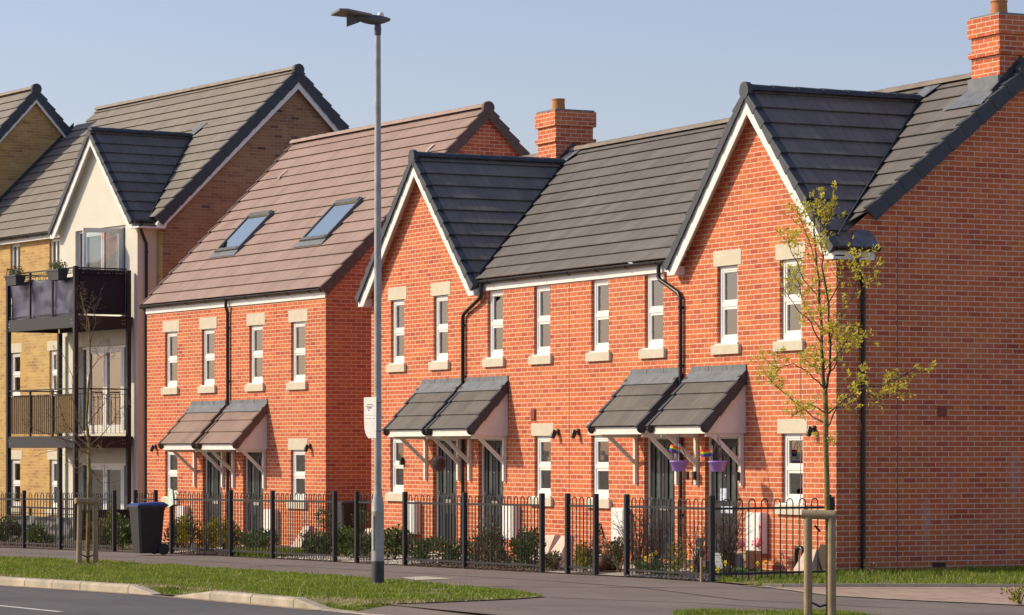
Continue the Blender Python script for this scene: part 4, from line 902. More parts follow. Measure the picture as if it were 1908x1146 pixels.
# ================================================================= FENCES
M_RAIL = plain('black_painted_railing', (.008,.008,.011), .55, var=.15, scale=6)
def fence(pts, name, label, gaps=(), pitch=.19, posts=None, H_=1.12, p_last=True):
    F_ = tag(empty('railing_fence', (pts[0][0],pts[0][1],g(pts[0][0]))), label, 'fence', 'hooped black railings along the front gardens')
    O = Vector(F_.location)
    for i,(x,y) in enumerate(pts):
        if name == 'nofirst' and i != 1: continue
        z = g(x); MB().bbox(x-.035-O.x,x+.035-O.x,y-.035-O.y,y+.035-O.y,z-.1-O.z,z+H_+.02-O.z,.008).build('post', M_RAIL, F_)
    for i in range(len(pts)-1):
        if i in gaps: continue
        A = Vector((*pts[i],g(pts[i][0])))-O; B_ = Vector((*pts[i+1],g(pts[i+1][0])))-O; d = B_-A; Ln = d.length; d.normalize(); up = Vector((0,0,1)); sd = d.cross(up).normalized()
        m_ = MB()
        for z,h,w in ((.075,.03,.006),(.95,.03,.006)):
            P = [A+d*.035+up*z-sd*w,B_-d*.035+up*z-sd*w,B_-d*.035+up*z+sd*w,A+d*.035+up*z+sd*w]; m_.prism(P, up*h)
        ph = pitch if not isinstance(pitch,(list,tuple)) else pitch[i]
        n = max(1,int((Ln-.1)/ph)); off = (Ln-n*ph)/2; r = ph/4
        for k in range(n):
            c = A+d*(off+ph*(k+.5))
            q = [c-d*r+up*.03]+[c+d*(r*math.cos(t))+up*(H_-.03-r+r*math.sin(t)) for t in [math.pi-math.pi*j/6 for j in range(7)]]+[c+d*r+up*.03]
            m_.tube(q, .0085, 5, cap=False)
        m_.build('hooped_panel', M_RAIL, F_)
    return F_
def posts_first(n): return n != 'nofirst'
def FP(x): return (x, fy(x))
fence([FP(-.57),FP(1.5)], '', 'railing panel before the two purple hanging baskets, ending at the lawn corner post')
fence([(1.5,fy(1.5)),(1.27,-.93),(.06,-.06)], 'nofirst', 'widely spaced railing returning from the corner post to the end wall', pitch=.215)
fence([FP(-2.12),FP(-1.37)], '', 'short narrow railing panel with two posts between two gate openings')
fence([FP(-6.91),FP(-5.05),FP(-2.82)], '', 'two panel railing before the doors with the hanging heather ball')
fence([FP(-8.5),FP(-7.75)], '', 'short railing panel half hidden behind the lamp post')
fence([FP(-15.55),FP(-13.12),FP(-11.51),FP(-9.26)], '', 'three panel railing before the brown roofed pair of houses', pitch=[.19,.235,.17])
fence([FP(-26.5),(-22.5,fy(-22.5)),(-20.65,fy(-20.65)),(-18.09,fy(-18.09)),(-17.14,fy(-17.14)),(-16.24,fy(-16.24))], '', 'long leftmost railing in front of the flats and behind the bare staked tree', gaps=(3,), pitch=[.19,.3,.2,.2,.2])
tag(MB().prism([(-15.52,-4.27,.72),(-15.30,-4.25,.78),(-15.34,-4.25,1.04),(-15.53,-4.26,1.08)],(0,.004,0)).build('paper_notice', plain('green_white_card',(.55,.68,.60),.7,var=.3,scale=18)), 'small green and white card tied to the railing post beside the blue lidded bin', 'notice')

# ================================================================= STREET LAMP
LX,LY = .565,-7.36
lp = tag(empty('street_lamp',(LX,LY,g(LX))), 'tall grey galvanised lamp post with flat-panel lantern standing on the verge', 'street lamp')
M_GALV = plain('galvanised_steel', (.38,.37,.355), .55, metal=.2, var=.22, scale=5)
MB().lathe((0,0,0), [(.081,.28),(.081,.62),(.080,.95),(.082,.955),(.080,.96),(.078,1.06),(.050,1.20),(.048,1.30),(.047,4.0),(.038,7.1),(.036,7.14)], 24).build('pole', M_GALV, lp)
MB().lathe((0,0,0), [(.083,-.1),(.083,.30),(.081,.31)], 24).build('root_band', plain('charcoal_band_paint',(.035,.037,.042),.6,var=.35,scale=9), lp)
MB().box(-.002,.045,-.0835,-.079,.45,.90).build('access_door', M_GALV, lp)
MB().lathe((0,0,7.10), [(.0,0),(.034,0),(.042,.03),(.046,.10),(.040,.16),(.02,.20),(0,.20)], 16).build('spigot', M_GREYP, lp)
hm = MB()                                         # lens shaped body, flat plate and fin reach out over the road (-y)
V = []; n = 22
for i in range(n+1):
    s = i/n; y = .17-.50*s; wv = .105*math.sin(math.pi*min(1,max(.02,s*.94+.03)))**.6; 
    for k in range(12):
        a = 2*math.pi*k/12; V.append((wv*math.cos(a), y, 7.335+(.045 if math.sin(a)>0 else .085)*math.sin(a)*math.sin(math.pi*min(.97,s*.9+.06))**.8))
hm.add(V, [(i*12+k,i*12+(k+1)%12,(i+1)*12+(k+1)%12,(i+1)*12+k) for i in range(n) for k in range(12)], True)
hd = hm.build('lantern_body', M_GREYP, lp)
MB().prism([(-.13,-.14,7.335),(.13,-.14,7.345),(.17,-.50,7.385),(.14,-.60,7.385),(-.15,-.60,7.355),(-.17,-.50,7.352)],(0,0,.028)).build('lamp_panel', plain('brownish_grey_panel',(.20,.17,.16),.5), lp)
MB().prism([(-.004,-.24,7.345),(-.004,-.44,7.36),(-.004,-.44,7.20),(-.004,-.26,7.27)],(.012,0,0)).build('fin', M_GREYP, lp)
MB().lathe((0,.04,7.36), [(.042,0),(.042,.03),(.034,.052),(.015,.062),(0,.064)], 14).build('photocell', M_WHITE, lp)
# notice strapped to the pole, facing up the street
sg = MB(); Rv = Vector((.4478,.894,0)); Fv = Vector((-.894,.4478,0))
HV = Vector((.95,.30,0)); NV = Vector((-.30,.95,0))
def sp(h,z,d=-.055): return Vector((LX,LY,0))+HV*(h*1.45)+NV*d+Vector((0,0,z))
out = [(-.148,2.43),(.020,2.435),(.018,1.90),(-.085,1.90),(-.118,1.95),(-.138,2.02),(-.145,2.15)]
sg.prism([sp(h,z,-.052-.25*max(0,2.06-z)*max(0,-h)) for h,z in out], NV*.003)
so_ = tag(sg.build('notice_board', M_WHITE), 'white notice sheet strapped to the lamp post with tiny printed lines', 'notice')
inkm = plain('printing_ink',(.02,.02,.022),.7)
tx = MB(); rnd = random.Random(8)
def dash(h0,h1,z,t):
    h = h0
    while h < h1:
        w_ = rnd.uniform(.004,.012); tx.prism([sp(h,z,-.0535),sp(min(h+w_,h1),z,-.0535),sp(min(h+w_,h1),z+t,-.0535),sp(h,z+t,-.0535)], NV*.0004); h += w_+.0035
for h0,h1,z,t in ((-.105,-.02,2.335,.008),(-.12,-.005,2.312,.007),(-.10,-.04,2.285,.017),(-.088,-.07,2.258,.014),(-.13,.01,2.195,.003),(-.125,0,2.155,.006),(-.12,.0,2.10,.003),(-.125,-.01,2.075,.003),(-.115,-.015,2.055,.005),(-.11,-.02,2.035,.004),(-.12,0,2.0,.003),(-.06,-.045,1.93,.006)): dash(h0,h1,z,t)
tx.build('printed_lines', inkm, so_)
bk_ = MB(); 
for z in (2.36,1.99): bk_.tube([Vector((LX,LY,z))+Vector((.049*math.cos(a),.049*math.sin(a),0)) for a in [k*math.pi/8 for k in range(17)]], .005, 4)
bk_.build('strap', M_GUT, so_)

# ================================================================= WHEELED BINS
M_BINL = plain('black_bin_lid', (.03,.03,.033), .5, var=.15, scale=5)
def wheelie(x, y, rz, label, lid, h=.98, w=.46, d=.50):
    b = tag(empty('wheelie_bin',(x,y,g(x)),rz), label, 'wheeled bin')
    m = MB(); t = .80                                    # tapered tub, front = -y, axle at +y
    hb = h*.90
    P = []
    for z,k in ((.03,t),(hb*.5,.91),(hb-.06,1.0),(hb-.06,1.04),(hb,1.04)):
        sx,sy = w/2*k, d/2*k; c = .035
        P += [(-sx+c,-sy,z),(sx-c,-sy,z),(sx,-sy+c,z),(sx,sy-c,z),(sx-c,sy,z),(-sx+c,sy,z),(-sx,sy-c,z),(-sx,-sy+c,z)]
    F = [tuple(range(8))[::-1]]+[(r*8+k,r*8+(k+1)%8,(r+1)*8+(k+1)%8,(r+1)*8+k) for r in range(4) for k in range(8)]
    m.add(P,F); m.build('body', M_BLACKP, b)
    l = MB(); s = w/2*1.09; q = d/2*1.1
    l.add([(-s,-q,hb),(s,-q,hb),(s,q,hb),(-s,q,hb),(-s,-q,hb+.03),(s,-q,hb+.03),(s,q,hb+.05),(-s,q,hb+.05),(-s*.8,-q*.8,hb+.06),(s*.8,-q*.8,hb+.06),(s*.8,q*.85,hb+.085),(-s*.8,q*.85,hb+.085)],
          [(0,1,5,4),(1,2,6,5),(2,3,7,6),(3,0,4,7),(4,5,9,8),(5,6,10,9),(6,7,11,10),(7,4,8,11),(8,9,10,11)])
    L_ = l.build('lid', lid, b)
    if lid is not M_BINL: MB().box(-s-.004,s+.004,-q-.006,q,hb-.012,hb+.012).build('lid_rim', M_BINL, b)
    hn = MB(); hn.tube([(-w*.4,d*.52,hb+.02),(-w*.4,d*.64,hb+.03),(w*.4,d*.64,hb+.03),(w*.4,d*.52,hb+.02)], .014, 8); hn.build('handle', M_BINL, b)
    for sx in (-1,1):
        wh = MB(); wh.tube([(sx*(w*.40),d*.46,.10),(sx*(w*.40+.05),d*.46,.10)], .10, 18, smooth=False); wh.tube([(sx*(w*.40+.05),d*.46,.10),(sx*(w*.40+.056),d*.46,.10)], .045, 12, smooth=False)
        wh.build('wheel', M_BINL, b)
    return b
wheelie(-14.75,-4.95,R_(3),'black wheeled bin with blue lid standing on the pavement by the railings', M_BLUEP, h=.94)
wheelie(-18.35,.55,R_(-6),'black lidded grey-bodied bin in the gap beside the brown roofed houses, nearer the street', M_BINL, h=.93, w=.48)
wheelie(-18.05,1.45,R_(5),'dark wheeled bin standing deeper in the gap behind another bin', M_BINL, h=1.0, w=.50)

# ================================================================= TREES
class Tree:
    def __init__(s, name, base, label, seed): 
        s.b = Vector(base); s.rnd = random.Random(seed); s.e = tag(empty(name, base), label, 'tree'); s.tips = []; s.tw = MB()
    def P(s, h, z, d): return Rv*h+Fv*d+Vector((0,0,z))
    def branch(s, pts, r0, r1, mb, n=6, jit=.0):
        m = len(pts); P = []
        for i in range(m-1):
            for k in range(3):
                t = k/3; P.append(pts[i].lerp(pts[i+1], t))
        P.append(pts[-1]); Q = [p+Vector((s.rnd.uniform(-1,1),s.rnd.uniform(-1,1),s.rnd.uniform(-1,1)))*jit*(1 if 0<i<len(P)-1 else 0) for i,p in enumerate(P)]
        k = len(Q); mb.tube(Q, [r0+(r1-r0)*i/(k-1) for i in range(k)], n); return Q
    def twigs(s, path, count, l0, l1, r, gen, a=.5, up=.35, t0=.15):
        for _ in range(count):
            t = s.rnd.uniform(t0,1)*(len(path)-1); i = min(int(t),len(path)-2); p = path[i].lerp(path[i+1], t-i)
            d = (path[i+1]-path[i]).normalized(); v = Vector((s.rnd.gauss(0,1),s.rnd.gauss(0,1),s.rnd.gauss(0,.7))).normalized()
            v = (d*a+v+Vector((0,0,up))).normalized(); l = s.rnd.uniform(l0,l1)
            q = [p, p+v*l*.5+Vector((0,0,-.03*l)), p+(v+Vector((s.rnd.uniform(-.3,.3),s.rnd.uniform(-.3,.3),s.rnd.uniform(0,.3)))).normalized()*l]
            s.tw.tube(q, [r,r*.7,r*.4], 4, cap=False)
            if gen > 0: s.twigs(q, 2 if gen==1 else 3, l0*.45, l1*.5, r*.6, gen-1, a, up, .3)
            s.tips.append((q[2], v)); 
            if gen <= 1: s.tips.append((q[1], v))
bx_,by_ = 10.08,-6.51
T1 = Tree('leafing_tree', (bx_,by_,0), 'slender young tree breaking into yellow-green leaf, staked in front of the red end wall', 5)
def P1(px,py,d=0): return T1.P((px-1541)/179.0, (841-py)/179.0+1.73, d)
tk = MB(); tr = T1.branch([P1(1541,1152),P1(1541,1000),P1(1538,900),P1(1536,810),P1(1535,730)], .031,.027, tk, 10, .004); tk.build('trunk', M_BARKY, T1.e)
lm = MB()
br_ = {}
def lim(name, pts, r0, r1): br_[name] = T1.branch([P1(*p) for p in pts], r0, r1, lm, 7, .012)
lim('L',[(1535,730,0),(1532,690,.02),(1528,640,.03),(1527,560,.05),(1520,500,.05),(1516,430,.04),(1514,392,.03)],.021,.006)
lim('R',[(1535,732,0),(1543,690,-.03),(1541,640,-.08),(1538,570,-.1),(1528,500,-.12),(1524,440,-.1),(1523,385,-.1)],.016,.005)
for i,(pts,r) in enumerate([([(1535,790,0),(1512,776,.1),(1480,748,.25),(1450,722,.3),(1425,692,.4)],.010),([(1536,775,0),(1570,742,-.1),(1600,726,-.2),(1650,714,-.3),(1690,690,-.35),(1712,694,-.4)],.010),
    ([(1536,800,0),(1560,762,.2),(1590,742,.4),(1612,705,.5)],.009),([(1531,722,0),(1500,695,-.2),(1470,680,-.3),(1440,688,-.3)],.008),([(1540,705,0),(1560,672,.2),(1582,640,.3),(1600,600,.4)],.009),
    ([(1528,640,0),(1505,602,-.1),(1480,580,-.2),(1452,540,-.3)],.008),([(1541,640,0),(1560,600,.1),(1586,558,.1),(1602,505,.2),(1622,500,.2)],.008),([(1527,560,0),(1500,522,.2),(1478,470,.3),(1470,440,.3)],.007),
    ([(1538,570,0),(1560,530,-.2),(1580,498,-.2),(1600,478,-.3)],.007),([(1520,500,0),(1502,440,.1),(1488,398,.1)],.006),([(1524,440,0),(1540,412,-.1),(1552,384,-.1)],.006),
    ([(1535,770,0),(1506,754,-.3),(1476,768,-.5),(1462,780,-.6)],.008),([(1600,726,-.2),(1632,748,-.1),(1664,726,0)],.006),([(1570,742,-.1),(1592,775,-.2),(1596,800,-.3)],.005),([(1534,690,0),(1560,650,-.4),(1578,610,-.6)],.007),([(1529,620,0),(1500,560,.4),(1492,520,.5)],.006)]):
    br_[i] = T1.branch([P1(*p) for p in pts], r, .003, lm, 5, .012)
lm.build('branches', M_BARKD, T1.e)
for k_,q in br_.items():
    if k_ in ('L','R'): T1.twigs(q, 34, .10,.32, .0035, 1, .3, .5, .1)
    elif k_ != 13: T1.twigs(q, 11, .08,.26, .003, 1, .45, .35, .3)
T1.twigs(tr[-6:], 6, .1,.3, .003, 1, .1,.3)
T1.tw.build('twigs', M_BARK, T1.e)
def leaf(mb, p, d, L_, W_, rnd):
    d = d.normalized(); s = d.cross(Vector((rnd.gauss(0,1),rnd.gauss(0,1),rnd.gauss(0,1))))
    if s.length < 1e-4: s = Vector((1,0,0))
    s.normalize(); n_ = d.cross(s)
    mb.add([p, p+d*L_*.5+s*W_*.5+n_*W_*.12, p+d*L_, p+d*L_*.5-s*W_*.5+n_*W_*.12], [(0,1,2,3)])
lf = MB(); rnd = T1.rnd
for p,v in T1.tips:
    dens = .62 if p.z > 1.9 else .5
    if rnd.random() > dens: continue
    for _ in range(rnd.randint(3,6)):
        d = (v*.6+Vector((rnd.gauss(0,.7),rnd.gauss(0,.7),rnd.gauss(0,.6)+.1))).normalized()
        leaf(lf, p+Vector((rnd.gauss(0,.012),rnd.gauss(0,.012),rnd.gauss(0,.012))), d, rnd.uniform(.028,.058), rnd.uniform(.014,.026), rnd)
lf.build('crown', M_SPRING, T1.e)
T2 = Tree('bare_tree', (-9.55,-7.82,g(-9.55)), 'bare twiggy sapling on the verge before the flats, between two short stakes', 9)
def P2_(px,py,d=0): return T2.P((px-167)/118.0, (841-py)/118.0+1.79, d)
tk = MB(); tr = T2.branch([P2_(166,1056),P2_(168,960),P2_(169,890),P2_(169,830),P2_(164,790,.03),P2_(166,740,.03),P2_(171,690),P2_(171,640,-.03),P2_(168,600,-.02),P2_(158,570),P2_(152,545)], .032,.005, tk, 8, .006)
tk.build('trunk', M_BARKY, T2.e); lm = MB(); brs = []
for pts in ([(168,850,0),(140,822,.2),(112,800,.4),(92,778,.5)],[(168,845,0),(130,832,-.2),(76,850,-.4)],[(167,830,0),(122,790,.2),(105,742,.3),(95,700,.4)],[(166,825,0),(150,780,-.2),(142,740,-.3),(146,702,-.4),(122,650,-.5)],[(168,832,0),(200,800,.3),(222,760,.4),(240,750,.5)],
    [(166,790,0),(190,762,-.2),(212,740,-.4)],[(171,690,0),(186,670,.1),(202,657,.1)],[(171,640,0),(181,600,0),(177,572,0),(166,563,0)],[(168,862,0),(140,872,.3),(112,842,.6)],[(169,870,0),(192,905,.2)],[(168,855,0),(190,830,-.4),(206,840,-.6)],[(167,835,0),(110,815,-.5),(60,790,-.9)],[(168,640,0),(163,600,.1),(160,580,.1)]):
    brs.append(T2.branch([P2_(*p) for p in pts], .009,.003, lm, 5, .015))
lm.build('branches', M_BARK, T2.e)
for q in brs: T2.twigs(q, 9, .12,.36, .0032, 1, .5,.35,.2)
T2.twigs(tr[-12:], 16, .06,.2, .003, 1, .4,.4,.1); T2.tw.build('twigs', M_BARK, T2.e)
bd = MB(); rnd = T2.rnd
for p,v in T2.tips:
    for _ in range(2): leaf(bd, p+Vector((rnd.gauss(0,.008),)*3), v+Vector((rnd.gauss(0,.3),rnd.gauss(0,.3),rnd.gauss(0,.3))), rnd.uniform(.015,.03), .010, rnd)
bd.build('buds', leafmat('bud_scales',(.10,.07,.03),(.16,.12,.05),(.24,.20,.07)), T2.e)
def stakes(base, hs, H_, r, label):
    e = tag(empty('tree_support', base), label, 'tree stakes'); tops = []
    for (h,d,lean) in hs:
        p = Rv*h+Fv*d; mb = MB(); mb.tube([p+Vector((0,0,-.1)),p+Rv*lean+Vector((0,0,H_+.05*(d>0)))], [r*1.02,r*.95], 12); mb.build('stake', M_STAKE, e); tops.append(p)
    a,b_ = tops[0],tops[1]; d = (b_-a).normalized(); MB().tube([a-d*.06+Vector((0,0,H_-.02)),b_+d*.04+Vector((0,0,H_-.03))], r*1.12, 12).build('crossbar', M_STAKE, e)
    MB().tube([a+Vector((0,0,.18)),(a+b_)/2+Vector((0,0,.12)),b_+Vector((0,0,.16))], .012, 6).tube([(a+b_)/2+Rv*.0+Vector((0,0,H_-.20)),(a+b_)/2+Rv*(-.05)+Fv*.04+Vector((0,0,H_-.14))], .012, 6).build('tie', M_GUT, e)
    return e
stakes((10.0,-6.55,0), [(-.14,-.05,.0),(.10,-.12,.0)], 1.10, .044, 'two round timber stakes with a log crossbar beside the leafing tree')
stakes((-9.50,-7.86,g(-9.5)), [(-.12,-.04,.02),(.125,.1,.0)], 1.03, .044, 'two timber stakes with a crossbar around the bare sapling')

# ================================================================= PLANTS
def shrub(name, x, y, rx, ry, rz, n, m, label, cat='shrub', group=None, ls=.05, stems=10, z=None, cone=False, seed=None, hollow=.35, lw=.5):
    rnd = random.Random(seed if seed is not None else int(abs(x*977+y*131)*10)); z = g(x) if z is None else z
    e = tag(empty(name,(x,y,z)), label, cat, group); mb = MB(); sm = MB()
    lumps = [(rnd.uniform(-.6,.6),rnd.uniform(-.6,.6),rnd.uniform(.2,.85),rnd.uniform(.28,.5)) for _ in range(9)]
    k = 0
    while k < n:
        if cone:
            t = rnd.random()**.8; a = rnd.uniform(0,6.283); rr = (1-t)**.7*rnd.uniform(.7,1)*(1 if t>.08 else .7)
            p = Vector((rx*rr*math.cos(a),ry*rr*math.sin(a),.05+rz*2*t)); d = Vector((math.cos(a),math.sin(a),.6))
        else:
            L0 = lumps[rnd.randrange(9)]; v = Vector((rnd.gauss(0,1),rnd.gauss(0,1),rnd.gauss(0,1))).normalized()*L0[3]*rnd.uniform(hollow,1.05)
            q = Vector((L0[0],L0[1],L0[2]))+v
            if q.z < 0.02: continue
            p = Vector((q.x*rx,q.y*ry,q.z*rz*1.7)); d = Vector((v.x,v.y,v.z+.4))
        d = d.normalized()+Vector((rnd.gauss(0,.5),rnd.gauss(0,.5),rnd.gauss(0,.5)))
        l = ls*rnd.uniform(.6,1.3); leaf(mb, p, d, l, l*lw, rnd); k += 1
    for _ in range(stems):
        a = rnd.uniform(0,6.283); r_ = rnd.uniform(.2,.8); sm.tube([(0,0,-.02),(rx*r_*.5*math.cos(a),ry*r_*.5*math.sin(a),rz*.8),(rx*r_*math.cos(a),ry*r_*math.sin(a),rz*1.6)], [.008,.006,.003], 4)
    mb.build('foliage', m, e); sm.build('stems', M_BARK, e); return e
GS = 'shrubs in the front garden beds'
for (x,y,rx,ry,rz,n,m,lab,ls) in [
    (-10.9,-2.75,0.42,0.32,0.24,1040,M_SHRUB,'dark green low shrub left of the lamp post in front of the bins',0.065),
    (-10.01,-2.85,0.4,0.3,0.25,1031,M_SHRUB,'mid green bush beside the post just left of the lamp post',0.065),
    (-9.49,-2.55,0.42,0.3,0.27,1096,M_SHRUB,'dark bush immediately right of the lamp post by a bent pipe',0.065),
    (-7.9,-2.8,0.5,0.3,0.2,1026,M_SHRUB,'low green shrub behind the railing under the heather ball',0.06),
    (-6.91,-2.75,0.55,0.32,0.24,1201,M_SHRUB,'low shrub below the second terrace door from the left',0.06),
    (-5.58,-2.7,0.62,0.38,0.36,1746,M_SHRUBP,'large bush with pinkish new tips by the meter box',0.06),
    (-4.48,-2.7,0.55,0.36,0.32,1498,M_SHRUB,'rounded green bush at the right end of the two panel railing',0.06),
    (-3.33,-2.75,0.3,0.22,0.13,742,M_SHRUBP,'small greyish plant in the gate opening below the stone slabs',0.05),
    (-2.78,-2.55,0.26,0.24,0.22,925,M_SHRUBY,'bright yellow-green bush behind the narrow railing panel',0.05),
    (-1.9,-2.45,0.3,0.25,0.26,1067,M_SHRUBP,'greyish pink bush at the left of the twiggy roses',0.05),
    (-11.58,-3.0,0.45,0.3,0.24,1048,M_SHRUB,'dark bush behind the densest railing panel, left part',0.065),
    (-11.7,-2.6,0.42,0.3,0.26,1072,M_SHRUB,'dark bush behind the densest railing panel, right part',0.065),
    (-14.76,-2.9,0.85,0.3,0.22,1290,M_SHRUB,'low hedge-like shrub above the small lawn',0.065),
    (-15.74,-3.1,0.36,0.28,0.34,1233,M_SHRUBY,'golden shrub below the left door of the brown roofed pair',0.06),
    (-16.51,-3.15,0.34,0.28,0.26,1030,M_SHRUBY,'golden shrub on the left side of the white door frame',0.06),
    (-17.29,-3.2,0.38,0.28,0.34,1257,M_SHRUBY,'tall golden shrub beside the blue lidded bin',0.06),
    (-17.64,-3.3,0.25,0.22,0.3,957,M_SHRUBR,'bronze leaved shrub right behind the blue lidded bin',0.06),
    (-19.52,-3.7,0.45,0.35,0.34,1289,M_SHRUB,'green bush behind the railings left of the blue lidded bin',0.07),
    (-20.34,-3.75,0.28,0.25,0.4,1213,M_SHRUBY,'yellow upright shrub behind the sapling',0.06),
    (-20.83,-3.8,0.3,0.25,0.26,964,M_SHRUBR,'reddish bronze shrub behind the sapling stakes',0.06),
    (-24.13,-3.9,0.65,0.3,0.22,1094,M_SHRUB,'low green plants before the plastic wrapped patio',0.07),
    (-26.06,-4.0,0.55,0.3,0.3,1236,M_SHRUB,'green plants at the left edge behind the railings',0.07),
    ]:
    shrub('shrub', x,y,rx,ry,rz,n,m,lab,'shrub',GS,ls)
shrub('topiary_cone', -3.27,-2.05,.17,.17,.31,700,M_CONE,'dark green conical conifer between the narrow railing panel and its pot','conifer',ls=.035,cone=True)
# small ball-headed standard shrub
e = tag(empty('standard_shrub',(-15.6,-1.2,g(-15.6))), 'small round-headed standard shrub in front of the left meter box', 'shrub'); mb = MB(); rnd = random.Random(3)
for _ in range(330):
    v = Vector((rnd.gauss(0,1),rnd.gauss(0,1),rnd.gauss(0,1))).normalized(); leaf(mb, Vector((0,0,.62))+v*.17*rnd.uniform(.4,1.05), v+Vector((rnd.gauss(0,.5),)*3), rnd.uniform(.03,.06), .025, rnd)
mb.build('foliage', M_SHRUB, e); MB().tube([(0,0,-.02),(.01,0,.3),(0,0,.58)],.012,6).build('stem', M_BARK, e)
e2 = tag(empty('standard_shrub',(-14.1,-1.1,g(-14.1))), 'ball-headed standard shrub standing before the dark left door of the pair', 'shrub'); 
for o in list(e.children): c = o.copy(); COL.objects.link(c); c.parent = e2
# twiggy rose bushes on the right
def twiggy(x,y,h,spread,n,label,seed):
    rnd = random.Random(seed); e = tag(empty('bare_bush',(x,y,g(x))), label, 'bush'); mb = MB(); lf = MB()
    for _ in range(n):
        a = rnd.uniform(0,6.283); s = spread*rnd.uniform(.2,1); hh = h*rnd.uniform(.55,1.05); p = Vector((rnd.uniform(-.06,.06),rnd.uniform(-.06,.06),-.02)); q = [p]
        for k in range(1,5):
            t = k/4; q.append(Vector((s*t**1.3*math.cos(a)+rnd.gauss(0,.02), s*t**1.3*math.sin(a)+rnd.gauss(0,.02), hh*t)))
        mb.tube(q, [.007,.006,.005,.0035,.002], 4, cap=False)
        for _ in range(5):
            i = rnd.randint(1,3); b0 = q[i].lerp(q[i+1],rnd.random()); v = Vector((rnd.gauss(0,.6),rnd.gauss(0,.6),rnd.uniform(.2,1))).normalized()*rnd.uniform(.08,.24); mb.tube([b0,b0+v*.5,b0+v], [.0035,.003,.0015], 4, cap=False)
            if rnd.random() < .35: leaf(lf, b0+v, v, .03, .015, rnd)
    mb.build('stems', plain('bramble_stem',(.13,.08,.05),.8,var=.3,scale=20) if 'bramble_stem' not in bpy.data.materials else bpy.data.materials['bramble_stem'], e); lf.build('leaves', M_SHRUBR, e); return e
twiggy(-1.31,-2.45,1.0,.42,34,'tangled bare rose bush just right of the gate opening post',1)
twiggy(-1.25,-2.2,.95,.40,30,'brown bare bush in front of the third terrace door',2)
twiggy(0.6,-2.15,1.05,.36,44,'dense tangle of bare stems in front of the door with the paper notices',3)
twiggy(-0.97,-1.7,.85,.35,18,'thin reddish stems between the downpipe and the right hand door',4)
for (x,y,rx,ry,rz,n,m,lab,ls) in [(-0.51,-2.7,.5,.2,.12,700,M_SHRUB,'low mixed plants at the foot of the bare rose bushes',.045),(-0.15,-2.5,.36,.22,.26,500,M_SHRUBY,'leafy yellow-green plant behind the daffodils',.045),(-0.53,-1.3,.5,.3,.05,300,M_SHRUB,'low ground plants below the planter boxes',.05),(0.12,-1.9,.3,.4,.06,250,M_SHRUB,'weeds along the foot of the returning railing',.05),(8.5,-2.95,.20,.2,.10,150,M_SHRUBY,'small weed clump at the right edge of the paving',.05),(1.2,-.25,.10,.1,.12,60,M_SHRUBR,'thin dried weed in the grass by the wall corner',.04)]:
    shrub('shrub', x,y,rx,ry,rz,n,m,lab,'shrub',GS,ls,stems=6)
# ivy-like litter
M_YEL = plain('daffodil_petals',(.85,.62,.02),.6,var=.1,scale=30); M_STEMG = plain('flower_stem',(.08,.14,.03),.7)
def daffodil(x,y,h,label):
    e = tag(empty('daffodil',(x,y,g(x))), label, 'flower', 'yellow spring flowers in the right hand garden'); MB().tube([(0,0,0),(.01,0,h*.6),(.03,-.01,h)],.004,5).build('stem', M_STEMG, e)
    f = MB(); 
    for k in range(6):
        a = k*math.pi/3; f.add([(.03,-.01,h),(.03+.03*math.cos(a-.4),-.02,h+.03*math.sin(a-.4)),(.03+.048*math.cos(a),-.02,h+.048*math.sin(a)),(.03+.03*math.cos(a+.4),-.02,h+.03*math.sin(a+.4))],[(0,1,2,3)])
    f.lathe2((.03,-.035,h),.018,10,6,1,1.2,1); f.build('petals', M_YEL, e)
for x,y,h,lab in ((-0.65,-2.72,.24,'yellow daffodil low beside the gate opening post'),(-0.35,-2.72,.33,'tallest yellow daffodil behind the railing below the third door'),(-0.7,-2.6,.28,'yellow daffodil between two others below the third door'),(0.69,-2.75,.14,'low yellow primrose near the timber peg by the corner post'),(1.0,-2.4,.22,'yellow flower just right of the corner post, upper one'),(1.05,-2.55,.13,'yellow flower just right of the corner post, lower one'),(-0.65,-0.9,.14,'yellow flower in the grass below the pink flamingos'),(-0.42,-0.9,.16,'yellow flower in the grass right of the planter boxes')): daffodil(x,y,h,lab)
# ================================================================= SMALL GARDEN THINGS
M_SLABP = plain('pinkish_sandstone',(.62,.48,.40),.9,var=.12,scale=6,bmp=.5)
def slab(x,y,w,h,lean,rz,label,cap=False):
    e = tag(empty('stone_slab',(x,y,g(x)),rz), label, 'stone', 'sandstone slabs leaning against the house walls')
    m = MB(); m.add([(-w*.62,-.10-lean,0),(w*.5,-.12-lean,0),(w*.34,-.03,h),(-w*.30,-.03,h*.97),(-w*.55,.0-lean*.3,0),(w*.55,.02-lean*.3,0),(w*.40,.05,h*.96),(-w*.26,.05,h*.93)],[(0,1,2,3),(5,4,7,6),(0,4,5,1),(1,5,6,2),(2,6,7,3),(3,7,4,0)])
    m.build('slab', M_SLABP, e); return e
slab(-7.94,-.45,.50,.42,.16,R_(6),'left of two pinkish stone slabs leaning below the window near the hooded doors')
slab(-7.37,-.45,.50,.42,.16,R_(-4),'right of two pinkish stone slabs leaning on the terrace wall')
slab(-0.12,-.32,.40,.35,.10,R_(5),'pinkish stone slab leaning at the terrace corner under the last window')
slab(-15.06,-.5,.42,.42,.15,R_(0),'pale stone slab leaning at the left end of the terrace behind the lamp post')
slab(-19.3,.05,.42,.42,.15,R_(4),'pale stone slab leaning under the right ground window of the brown roofed pair')
